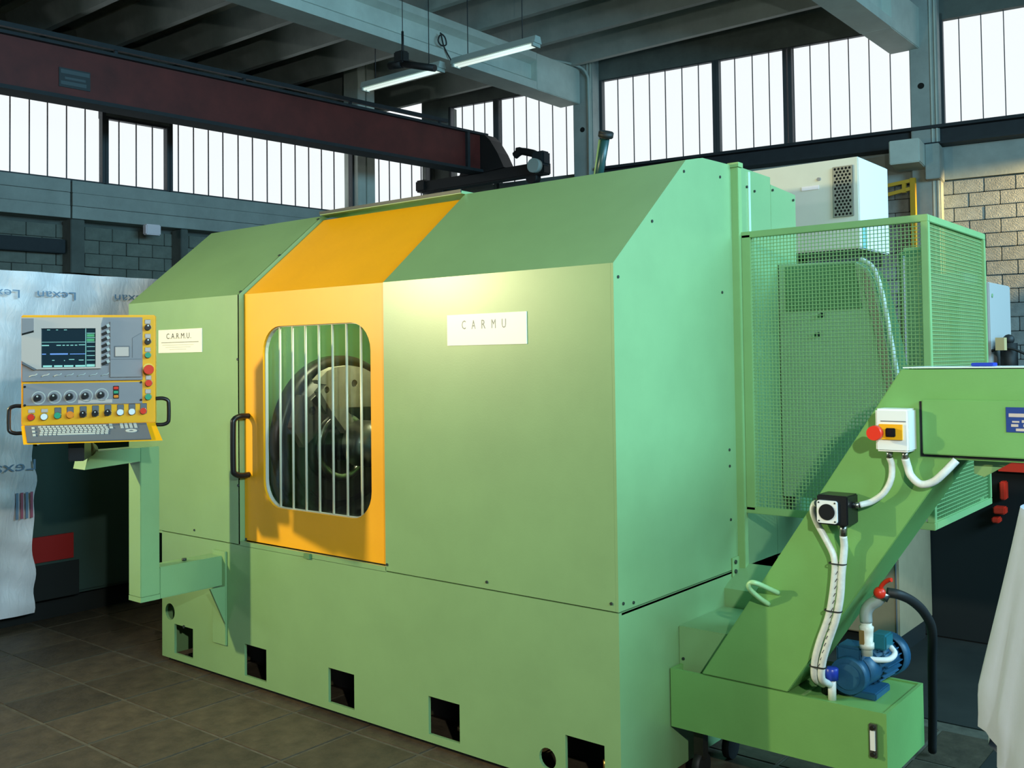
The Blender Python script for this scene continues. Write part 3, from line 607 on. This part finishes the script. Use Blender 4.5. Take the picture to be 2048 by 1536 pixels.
for sgn, xe, zc0, zc1 in ((-1, 203, 1070, 1340), (1, 1578, 1022, 1290)):
    x0 = lx(xe); d = sgn*.050
    MB().tube([(x0, .03, lz(zc0)), (x0+d*.6, .03, lz(zc0)), (x0+d*1.0, .03, lz(zc0+22)), (x0+d*1.08, .03, lz(zc0+70)), (x0+d*1.08, .03, lz(zc1-70)), (x0+d*1.0, .03, lz(zc1-22)), (x0+d*.6, .03, lz(zc1)), (x0, .03, lz(zc1))], .0085, n=10).build('grab_handle', BLACK, PN, local=True)
# keyboard on the sloping tray
KO = Vector((-.2725, 0, zt)); kv = Vector((.034, -.115, zb-zt)); kl = kv.length; kv.normalize(); kn = X.cross(kv).normalized()
if kn.z < 0: kn = -kn
kx = lambda c: (c-205)*s_
kb = MB().obox(KO, X, kv, kn, kx(240), kx(1480), .006, kl-.008, 0, .006).build('keyboard', DGREY, TR, local=True, bev=.001)
ky = lambda c: .006+(c-1268)/(1500-1268)*(kl-.012)
m = MB()
for r in range(5):
    n = 16; 
    for c in range(n):
        x = 372+c*43.5+(0, 12, 18, 8, 0)[r]
        if x > 1045: continue
        if r == 4 and 4 <= c <= 12:
            if c == 4: m.obox(KO, X, kv, kn, kx(x), kx(x+9*43.5-8), ky(1290+r*27), ky(1290+r*27+18), .006, .009)
            continue
        m.obox(KO, X, kv, kn, kx(x), kx(x+33), ky(1290+r*27), ky(1290+r*27+18), .006, .009)
for r in range(3): m.obox(KO, X, kv, kn, kx(305), kx(335), ky(1300+r*48), ky(1325+r*48), .006, .009)
for z in (1278, 1318): m.obox(KO, X, kv, kn, kx(1088), kx(1122), ky(z), ky(z+24), .006, .009)
for r in range(4):
    for c in range(4): m.obox(KO, X, kv, kn, kx(1200+c*47), kx(1232+c*47), ky(1276+r*18), ky(1276+r*18+13), .006, .009)
m.build('keys', KEY, TR, local=True, kind='stuff')
MB().plate([(kx(1300)+.024*cos(a*pi/8), ky(1380)+.013*sin(a*pi/8)) for a in range(16)], [[(kx(1300)+.010*cos(a*pi/6), ky(1380)+.005*sin(a*pi/6)) for a in range(12)]], KO+kn*.006, X, kv, kn, .002).build('cursor_ring', KEY, TR, local=True)

# ------------------------------------------------------------------ chip conveyor
CV = thing('chip_conveyor', 'green inclined chip conveyor with horizontal discharge head', 'conveyor', (.6, .48, .40))
C0, C1 = .352, .62
MB().plate([(.140, .404), (.480, .404), (1.052, 1.262), (2.60, 1.262), (2.60, 1.556), (.897, 1.552)], [], (0, C0, 0), X, Z, Y, C1-C0).build('body', GREEN2, CV, bev=.003)
MB().box(.968, 2.60, C0-.028, C0-.006, 1.277, 1.455).build('cover_plate', GREEN2, CV, bev=.003)
MB().box(.955, 2.60, C0-.006, C0, 1.268, 1.448).build('gasket', RUB, CV)
MB().box(.90, 2.60, C0+.01, C1-.01, 1.556, 1.560).build('top_strip', mat('bare_bright_metal', (.75, .80, .78), .4), CV)  # pale strip painting the reflection on the head's top face
MB().plate([(1.10, 1.262), (1.22, 1.262), (1.13, 1.205), (1.10, 1.215)], [], (0, C0+.06, 0), X, Z, Y, .01).build('lower_bracket', GREEN3, CV)
rp = MB().box(1.218, 1.33, C0-.031, C0-.028, 1.358, 1.435).build('rating_plate', BLUEP, CV, label='blue rating plate')
for (x0, x1, z0, z1) in ((1.226, 1.32, 1.405, 1.416), (1.235, 1.255, 1.388, 1.393), (1.262, 1.30, 1.388, 1.396), (1.232, 1.252, 1.375, 1.383), (1.266, 1.30, 1.375, 1.383), (1.245, 1.275, 1.362, 1.370)):
    MB().box(x0, x1, C0-.032, C0-.031, z0, z1).build('plate_field', LGREY, rp)
# isolator box with emergency stop
IB = MB().box(.837, .943, C0-.085, C0, 1.285, 1.425).build('switch_box', WHITE, CV, bev=.006, label='white switch box with red stop button')
MB().box(.852, .925, C0-.093, C0-.085, 1.325, 1.375).build('switch_plate', YEL, IB); MB().box(.875, .905, C0-.100, C0-.093, 1.335, 1.363).build('rocker', BLACK, IB, bev=.002)
MB().box(.855, .935, C0-.0865, C0-.085, 1.383, 1.386).build('lid_seam', DGREY, IB)
MB().cyl((.852, C0-.085, 1.348), (.852, C0-.125, 1.348), .014).build('stop_stem', BLACK, IB); MB().cyl((.852, C0-.125, 1.348), (.852, C0-.148, 1.348), .025, .023, n=24).build('stop_head', RED, IB)
for x in (.868, .918): MB().cyl((x, C0-.045, 1.285), (x, C0-.045, 1.262), .011, n=10).build('cable_gland', STEEL, IB)
# junction box
JB = MB().box(.640, .745, C0-.10, C0, 1.030, 1.130).build('socket_box', BLACK, CV, bev=.004, label='black socket box with white face')
MB().plate(rrect(.643, .712, 1.036, 1.112, .008, 3), [], (0, C0-.108, 0), X, Z, Y, .008).build('socket_plate', WHITE, JB)
MB().cyl((.678, C0-.108, 1.074), (.678, C0-.112, 1.074), .027, n=28).build('socket', BLACK, JB)
for (x, z) in ((.65, 1.043), (.705, 1.043), (.65, 1.105), (.705, 1.105)): MB().cyl((x, C0-.108, z), (x, C0-.110, z), .003, n=6).build('plate_screw', SCREW, JB)
MB().cyl((.745, C0-.05, 1.095), (.768, C0-.05, 1.098), .011, n=10).build('cable_gland', STEEL, JB); MB().cyl((.640, C0-.05, 1.092), (.622, C0-.05, 1.092), .010, n=10).build('cable_gland', STEEL, JB)
MB().cyl((.712, C0-.05, 1.03), (.710, C0-.05, .99), .013, n=10).build('cable_gland', STEEL, JB)
# hook handle
MB().tube([(.452, C0, .751), (.432, C0-.04, .772), (.410, C0-.085, .795), (.388, C0-.09, .795), (.380, C0-.085, .775), (.395, C0-.04, .735), (.415, C0, .705)], .009, n=10).build('lifting_handle', mat('pale_green_paint', (.35, .60, .30), .35), CV)
# conduits
def hose(pts, r, name='conduit_hose'):
    return MB().tube(pts, r, n=12, smooth_pts=8).build(name, HOSE, CV)
def cv(x, z, d=.035): return (x, C0-d, z)
hose([cv(.868, 1.262, .045), cv(.872, 1.235), cv(.868, 1.19), cv(.845, 1.145), cv(.805, 1.112), cv(.768, 1.098, .05)], .0105)
hose([cv(.918, 1.262, .045), cv(.922, 1.235), cv(.932, 1.205), cv(.962, 1.180), cv(1.0, 1.190), cv(1.035, 1.222), cv(1.068, 1.262, .02)], .0125)
hA = [cv(.622, 1.092, .05), cv(.606, 1.086), cv(.600, 1.062), cv(.612, 1.025), cv(.640, .975), cv(.664, .930), cv(.672, .90), cv(.672, .86), cv(.662, .78), cv(.645, .70), cv(.612, .61), cv(.594, .54), cv(.588, .48, .02), (.590, C0+.05, .44)]
hB = [cv(.710, .99, .05), cv(.707, .95), cv(.702, .90), cv(.697, .86), cv(.690, .78), cv(.673, .70), cv(.642, .61), cv(.622, .54), cv(.614, .48, .02), (.62, C0+.06, .44)]
hose(hA, .0115); hose(hB, .0125)
for (x, z) in ((.683, .888), (.664, .725), (.606, .525)): MB().plate(rrect(-.030, .030, -.017, .017, .014, 4), [rrect(-.027, .027, -.0145, .0145, .012, 4)], (x, C0-.035, z), X, Y, Vector((.1, 0, 1)), .004).build('cable_tie', RUB, CV)
m = MB()
for q in range(14):
    z = .86-.025*q; x = .684-(.86-z)*.10-(.86-z)**2*.35; m.obox((x, C0-.047, z), Vector((.5, 0, .87)), -Y, Vector((-.87, 0, .5)), -.007, .007, 0, .001, -.001, .001)
m.build('hose_markings', INK, CV, kind='stuff')
# coolant tank
TK = thing('coolant_tank', 'low green coolant tank under the conveyor foot', 'tank', (.41, .56, FL))
MB().box(.006, .823, .352, .364, .178, .400).box(.006, .018, .364, .755, .178, .400).box(.811, .823, .364, .755, .178, .400).box(.018, .811, .743, .755, .178, .400).box(.018, .811, .364, .743, .178, .19).build('tank_body', GREEN2, TK)
MB().box(.15, .811, .362, .745, .386, .394).build('tank_lid', GREEN2, TK); MB().box(.02, .15, .37, .74, .30, .31).build('tank_bottom', VOIDBLK, TK)
MB().hexa([(.52, .364, .394), (.53, .364, .394), (.53, .70, .394), (.52, .70, .394), (.52, .364, .398), (.53, .364, .398), (.53, .70, .398), (.52, .70, .398)]).build('lid_lip', GREEN3, TK)
for (x, y) in ((.09, .43), (.74, .43), (.09, .68), (.74, .68)): MB().cyl((x-.015, y, FL+.05), (x+.015, y, FL+.05), .05).build('caster', RUB, TK); MB().box(x-.02, x+.02, y-.02, y+.02, FL+.08, .178).build('caster_fork', DSTEEL, TK)
g = MB().box(.768, .794, .338, .352, .250, .362).build('level_gauge', STEEL, TK, bev=.002); MB().box(.773, .789, .334, .338, .275, .340).build('gauge_glass', WHITE, g)
for z in (.262, .350): MB().cyl((.781, .338, z), (.781, .330, z), .008, n=10).build('gauge_bolt', DSTEEL, g)
# pump and motor
PU = thing('coolant_pump', 'dark blue electric pump on the right end of the coolant tank', 'pump', (.68, .55, .394))
MB().cyl((.665, .43, .475), (.665, .48, .475), .062, .066, n=28).build('pump_disc', BLUEM, PU); MB().cyl((.665, .425, .475), (.665, .431, .475), .045, n=28).build('disc_ring', BLUEM, PU)
MB().box(.615, .705, .46, .56, .50, .572).build('pump_block', BLUEM, PU, bev=.008)
MB().box(.60, .75, .47, .62, .394, .42).build('foot', BLUEM, PU, bev=.004)
MB().cyl((.675, .48, .48), (.685, .58, .48), .058, .058, n=24).build('pump_housing', BLUEM, PU)
mt = MB().cyl((.68, .56, .49), (.70, .72, .49), .060, n=24).build('motor_body', BLUEM, PU)
fin = MB()
for q in range(20):
    a = 2*pi*q/20; ca, sa = cos(a), sin(a); fin.obox((.69, .57, .49), Vector((.08, 1, 0)).normalized(), Vector((sa*-1, 0, ca)), Vector((ca, 0, sa)), 0, .13, -.002, .002, .058, .070)
fin.build('cooling_fins', BLUEM, mt, kind='stuff')
MB().lathe((.70, .715, .49), (.08, 1, 0), [(0, .072), (.0, .078), (.05, .078), (.065, .06), (.065, 0)], 28).build('fan_cover', BLUEM, PU)
MB().box(.70, .755, .57, .65, .545, .60).build('terminal_box', mat('teal_motor_paint', (.02, .16, .20), .4), PU, bev=.006)
MB().tube([(.70, .53, .52), (.735, .545, .518), (.765, .57, .52), (.775, .60, .535), (.755, .62, .55)], .010, n=10).build('cable', WHITE, PU)
pp = MB().cyl((.722, .47, .55), (.722, .47, .675), .019, n=16).build('riser_pipe', mat('ivory_pipe', (.72, .70, .60), .4), PU)
MB().lathe((.722, .47, .575), Z, [(0, .019), (.0, .025), (.02, .025), (.02, .021), (.06, .023), (.075, .025), (.08, .019)], 16).build('coupling', mat('ivory_coupling', (.75, .72, .62), .4), pp)
MB().box(.705, .722, .444, .449, .592, .640).build('pipe_label', BRASS, pp)
MB().tube([(.722, .47, .665), (.722, .47, .70), (.735, .475, .725), (.757, .48, .742), (.772, .485, .762)], .021, n=14, smooth_pts=5).build('elbow', mat('galvanised_pipe', (.55, .60, .56), .35, metal=.5), pp)
MB().cyl((.768, .482, .752), (.778, .488, .775), .026, n=8).build('valve_body', STEEL, PU)
v = MB().sphere((.772, .465, .775), .021, 8).build('valve_knob', RED, PU)
MB().tube([(.775, .462, .785), (.780, .46, .80), (.792, .458, .815), (.808, .455, .826), (.818, .452, .828)], .0075, n=8).build('valve_lever', RED, v)
solo('black_hose', MB().tube([(.785, .50, .772), (.82, .52, .765), (.84, .60, .73), (.85, .70, .67), (.84, .82, .58), (.80, .95, .42), (.76, 1.08, .2), (.72, 1.2, FL+.02)], .017, n=12), RUB, 'thick black hose arching behind the pump from the red valve', 'hose')
BT = thing('filler_tube', 'short white tube with blue cap in front of the pump', 'tube', (.622, .40, .394))
MB().cyl((.59, .46, .394), (.59, .46, .50), .028, n=16).build('filter_pot', BLACK, BT)
MB().cyl((.622, .40, .394), (.622, .40, .47), .014, n=16).build('tube', WHITE, BT); MB().lathe((.622, .40, .465), Z, [(0, .0), (0, .022), (.038, .023), (.042, .018), (.042, 0)], 18).build('cap', BLUEC, BT)

# ------------------------------------------------------------------ mesh safety cage
CG = thing('safety_cage', 'green wire mesh cage on the right end of the machine', 'cage', (.42, 1.4, .65))
x0, x1, y0, y1, z0, z1 = .030, .80, 1.0, 1.85, .935, 2.135; w_ = .028
MB().box(-.006, .034, .965, 1.0, .655, 2.435).build('post', GREEN3, CG, bev=.002, label='tall post on the machine end')
MB().box(-.012, .040, .958, 1.004, 2.435, 2.455).build('post_cap', GREEN3, CG)
pl = MB().box(.0015, .006, .90, .965, .655, .735).build('fixing_plate', GREEN3, CG)
for z in (.675, .715): MB().cyl((.006, .925, z), (.012, .925, z), .009, n=8).build('bolt', SCREW, pl)
def railp(a, b, nm='rail'): return MB().bar(a, b, w_, w_).build(nm, GREEN3, CG, bev=.002)
h = w_/2
MB().box(x0+.004, x0+.045, y0-h, y0+h, z0, z1).build('stile', GREEN3, CG, bev=.002)
railp((x0, y0, z1), (x1+h, y0, z1)); railp((x0, y0, z0), (x1+h, y0, z0))
railp((x1, y0+h, z1), (x1, y1+h, z1)); railp((x1, y0+h, z0), (x1, y1+h, z0))
MB().box(x1-h, x1+h, y0-h, y0+h, z0+h, z1-h).build('stile', GREEN3, CG, bev=.002); MB().box(x1-h, x1+h, y1-h, y1+h, z0+h, z1-h).build('stile', GREEN3, CG, bev=.002)
p = .0152; r = .0014
m = MB(); n = int((x1-x0-.04)/p)
for i in range(1, n): x = x0+.04+i*p; m.box(x-r, x+r, y0-r, y0+r, z0, z1)
nz = int((z1-z0)/p)
for i in range(1, nz): z = z0+i*p; m.box(x0+.03, x1, y0-3*r, y0-r, z-r, z+r)
m.build('front_mesh', GREEN3, CG, kind='stuff')
m = MB(); n = int((y1-y0)/p)
for i in range(1, n): y = y0+i*p; m.box(x1-r, x1+r, y-r, y+r, z0, z1)
for i in range(1, nz): z = z0+i*p; m.box(x1+r, x1+3*r, y0, y1, z-r, z+r)
m.build('side_mesh', GREEN3, CG, kind='stuff')
# inside the cage
gp = [(0.003, .94), (.583, .94), (.555, 1.4), (.50, 1.72), (.455, 1.93), (.42, 1.99), (.36, 2.03), (0.003, 2.04)]
t = MB().plate(gp, [], (0, 1.45, 0), X, Z, Y, .02).build('drive_guard', mat('grey_green_paint', (.30, .45, .27), .5, noise=.06), M_, label='grey green belt guard with rounded shoulder inside the cage')
MB().plate([(.04, 1.815), (.395, 1.815), (.365, 2.02), (.04, 2.025)], [], (0, 1.443, 0), X, Z, Y, .006).build('dark_panel', DKGREEN, t)
MB().plate(gp, [], (0, 1.475, 0), X, Z, Y, .15).build('body', DKGREEN, t)
MB().plate([(.40, 2.0), (.44, 1.93), (.485, 1.72), (.54, 1.4), (.575, .9), (.535, .9), (.50, 1.4), (.445, 1.72), (.40, 1.93)], [], (0, 1.441, 0), X, Z, Y, .006).build('edge_band', mat('taupe_strip', (.30, .28, .20), .5), t)
for (x, z) in ((.21, 1.79), (.19, 1.70)): MB().cyl((x, 1.45, z), (x, 1.43, z), .011, n=10).build('bolt', SCREW, t)
solo('white_cable', MB().tube([(.40, 1.42, 2.035), (.455, 1.42, 1.99), (.49, 1.42, 1.88), (.52, 1.42, 1.70), (.555, 1.42, 1.45), (.57, 1.42, 1.2), (.58, 1.42, .98)], .011, n=10), HOSE, 'white hose following the rounded guard edge inside the cage', 'hose')
hx = [(1.09, .93), (1.10, 1.0), (1.145, 1.496), (1.292, 1.80), (1.196, 2.055), (1.05, 2.06), (1.05, .93)]
MB().plate(hx, [], (.002, 0, 0), Y, Z, X, .012).build('pointed_side_plate', GREEN, M_)
dc = MB().box(.475, .60, 1.70, 1.80, .96, 2.10).build('corner_duct', GREEN, CG, bev=.02); MB().box(.50, .506, 1.694, 1.70, .98, 2.06).build('shiny_edge', OFFW, dc)  # white strip on the duct is a painted highlight
MB().box(.475, .80, 1.72, 1.78, .93, .96).build('duct_support', GREEN3, CG)
# cabinets
def grille(m, x0, x1, z0, z1, y, t, par):
    hh = []; r = .0072; q = 0
    z = z0+.012
    while z < z1-.008:
        x = x0+.012+(.009 if q % 2 else 0)
        while x < x1-.010: hh.append(circ(x, z, r, 6)); x += .0185
        z += .0165; q += 1
    MB().plate(rect(x0, x1, z0, z1), hh, (0, y, 0), X, Z, Y, .004).build('perforated_grille', m, par)
t = thing('white_cabinet', 'white cooling cabinet with perforated grille, above the mesh cage', 'cabinet', (-.1, 2.2, 2.13))
MB().box(-.62, .231, 1.904, 2.34, 2.135, 2.595).build('casing', CREAM, t, bev=.004)
MB().box(.231, .234, 1.91, 2.335, 2.14, 2.59).build('side_sheet', OFFW, t)
MB().box(.105, .205, 1.8995, 1.9035, 2.30, 2.555).build('grille_void', VOIDBLK, t); grille(mat('grille_grey', (.28, .26, .22), .45, metal=.3), .105, .205, 2.30, 2.555, 1.894, .01, t)
MB().cyl((.03, 1.904, 2.505), (.03, 1.898, 2.505), .009, n=12).build('lock', GREY, t); MB().box(-.06, .03, 1.900, 1.904, 2.455, 2.475).build('badge', OFFW, t)
MB().box(.231, .235, 1.93, 2.0, 2.14, 2.26).build('blue_label', mat('teal_label', (.25, .5, .55), .5), t)
solo('cabinet_stand', MB().box(-.6, -.2, 1.95, 2.3, FL, 2.133), DKGREEN, 'dark green stand carrying the white cabinet behind the machine', 'stand')
t = thing('grey_cabinet', 'grey cabinet standing on the black machine right of the cage', 'cabinet', (.45, 3.1, 1.455))
MB().box(.40, .562, 3.0, 3.5, 1.455, 2.005).build('casing', mat('pale_grey_enamel', (.46, .42, .40), .5), t, bev=.006); MB().cyl((.562, 3.06, 1.93), (.566, 3.06, 1.93), .012, n=10).build('lock', GREEN, t)
t = thing('pale_cabinet', 'pale cabinet seen through the right mesh beside the grey one', 'cabinet', (.27, 3.4, 1.455))
MB().box(.17, .355, 3.3, 3.7, 1.455, 2.09).build('casing', mat('pale_aqua_enamel', (.58, .56, .52), .5), t, bev=.006); MB().box(.27, .285, 3.296, 3.3, 1.65, 1.85).build('red_sticker', mat('orange_sticker', (.6, .3, .15), .5), t)
t = thing('beige_cabinet', 'low beige steel cabinet on plinth behind the coolant pump', 'cabinet', (.1, 2.6, FL))
MB().box(-.50, .221, 2.40, 2.985, .095, 1.0).build('casing', BEIGE, t, bev=.006); MB().box(-.46, .19, 2.45, 2.95, FL, .095).build('plinth', VOIDBLK, t); MB().box(.205, .210, 2.396, 2.40, .10, .99).build('door_gap', DGREY, t)
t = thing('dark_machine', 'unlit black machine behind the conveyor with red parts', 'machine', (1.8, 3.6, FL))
MB().box(.10, 3.6, 2.995, 4.3, FL, 1.45).build('body', VOIDBLK, t, bev=.01)  # near-black body, with the shade behind the conveyor put into its colour
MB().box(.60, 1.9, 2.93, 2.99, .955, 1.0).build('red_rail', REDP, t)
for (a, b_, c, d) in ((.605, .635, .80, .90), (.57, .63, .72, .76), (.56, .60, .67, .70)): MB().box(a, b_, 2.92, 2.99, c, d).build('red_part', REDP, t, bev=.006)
MB().box(.60, .645, 2.94, 3.0, 1.62, 1.69).build('tag', mat('tan_tag', (.6, .42, .2), .5), t)
MB().cyl((.64, 3.07, 1.45), (.64, 3.07, 1.66), .045, n=16).build('motor', RUB, t); MB().sphere((.64, 3.07, 1.68), .03, 6).build('knob', RUB, t)
MB().cyl((.78, 3.2, 1.61), (1.0, 3.2, 1.61), .16, n=24).build('drum', RUB, t)
MB().tube([(.52, 3.02, 1.6), (.57, 3.02, 1.62), (.66, 3.02, 1.63), (.8, 3.02, 1.56)], .008, n=6).build('rod', RUB, t)
solo('blue_case', MB().box(1.092, 1.158, .44, .50, 1.5605, 1.572), BLUEC, 'small flat blue case on top of the conveyor head', 'case', bev=.002)
# cloth covered object
t = thing('covered_table', 'stand draped in a white cloth at the right picture edge', 'cloth', (1.65, 0, FL))
m = MB(); N_, R_ = 60, 22
poly = [(a+.22, b-.85) for a, b in ((1.07, .80), (.95, 1.0), (1.0, 1.16), (1.3, 1.18), (1.8, 1.2), (2.0, 1.1), (2.0, .8), (1.6, .45), (1.25, .5))]
pts = catmull([(a, b, 0) for a, b in poly]+[(poly[0][0], poly[0][1], 0)], 8)[:-1]; N_ = len(pts); cx_ = Vector((1.65, .0, 0)); vs = []
for k in range(R_+1):
    q = k/R_; z = 1.16-q*(.84); sc_ = .74+.26*min(1, q*1.2)
    for i, pnt in enumerate(pts):
        wv = 1+.03*q*sin(i*1.1)+.015*q*sin(i*2.3+q*3)
        pz = z+(.18*q*max(0, sin(i/N_*2*pi*2+.4)))
        d_ = (pnt-cx_)*sc_*wv; vs.append((cx_.x+d_.x, cx_.y+d_.y, pz))
fs = [(k*N_+i, k*N_+(i+1) % N_, (k+1)*N_+(i+1) % N_, (k+1)*N_+i) for k in range(R_) for i in range(N_)]
m.add(vs, fs, True); m.add(vs[:N_], [tuple(range(N_))]); m.build('cloth', CLOTH, t)
MB().box(1.45, 1.85, -.12, .15, FL, 1.08).build('stand', VOIDBLK, t)
# ------------------------------------------------------------------ wrapped crate at the left
t = thing('wrapped_machine', 'machine wrapped in clear plastic film, behind the control panel', 'machine', (-4.75, .2, FL))
MB().box(-5.5, -4.26, -1.9, 1.3, .12, 2.16).build('body', mat('dim_green_body', (.035, .06, .05), .4), t, bev=.02)  # dark machine side, with the control panel's cast shadow put into its colour
MB().box(-5.45, -4.35, -1.85, 1.25, FL, .12).build('plinth', VOIDBLK, t)
MB().box(-4.262, -4.245, -.2, .16, .36, .52).build('red_band', mat('dull_red_paint', (.30, .006, .004), .5), t)
MB().box(-4.262, -4.250, -.2, .2, .12, .34).build('dark_bay', VOIDBLK, t)
random.seed(3)
def wob(a, b): return .014*sin(a*9+b*4)+.010*sin(a*23-b*7+1)+.007*sin(b*31+a*11)
m = MB(); ny, nz_ = 90, 70; idx = {}
for j in range(nz_+1):
    for i in range(ny+1):
        y = -1.95+i*(3.3/ny); z = .06+j*(2.13/nz_)
        if z > 1.12 or y < -.11:
            idx[i, j] = len(m.v); y2 = y+.014*sin(z*9)+.008*sin(z*23)*(z < 1.6); z2 = z+(.03*sin(y*5)+.015*sin(y*13) if z < 1.2 and y > -.11 else 0); m.v.append(Vector((-4.215+wob(y, z), y2, z2)))
for j in range(nz_):
    for i in range(ny):
        q = [(i, j), (i+1, j), (i+1, j+1), (i, j+1)]
        if all(a in idx for a in q): m.f.append([idx[a] for a in q]); m.sm.append(True)
b = len(m.v)
for i in range(ny+1):
    for k in range(6): y = -1.95+i*(3.3/ny); m.v.append(Vector((-4.215-k*.27+wob(y, 2.19), y, 2.19+.012*sin(y*7+k))))
for i in range(ny):
    for k in range(5): m.f.append([b+i*6+k, b+i*6+k+1, b+(i+1)*6+k+1, b+(i+1)*6+k]); m.sm.append(True)
fm = m.build('plastic_film', FILM, t)
FINK = mat('film_print', (.16, .24, .36), .5)
for (y, z, w_, hh) in ((.14, 2.07, .25, .05), (.66, 2.07, .25, .05), (-.22, 2.07, .25, .05)):
    lettering('Lexan', (-4.178, y, z), -Y, -Z, X, w_, hh, FINK, fm, 'printed_word')
lettering('Lexa', (-4.178, -.12, .955), -Y, Z, X, .26, .065, FINK, fm, 'printed_word')
for q, mm in enumerate((FINK, mat('film_print_red', (.4, .1, .15), .5), FINK, mat('film_print_red', (.4, .1, .15), .5))): MB().box(-4.185, -4.180, -.24+q*.03, -.225+q*.03, .66, .82).build('printed_bar', mm, fm)
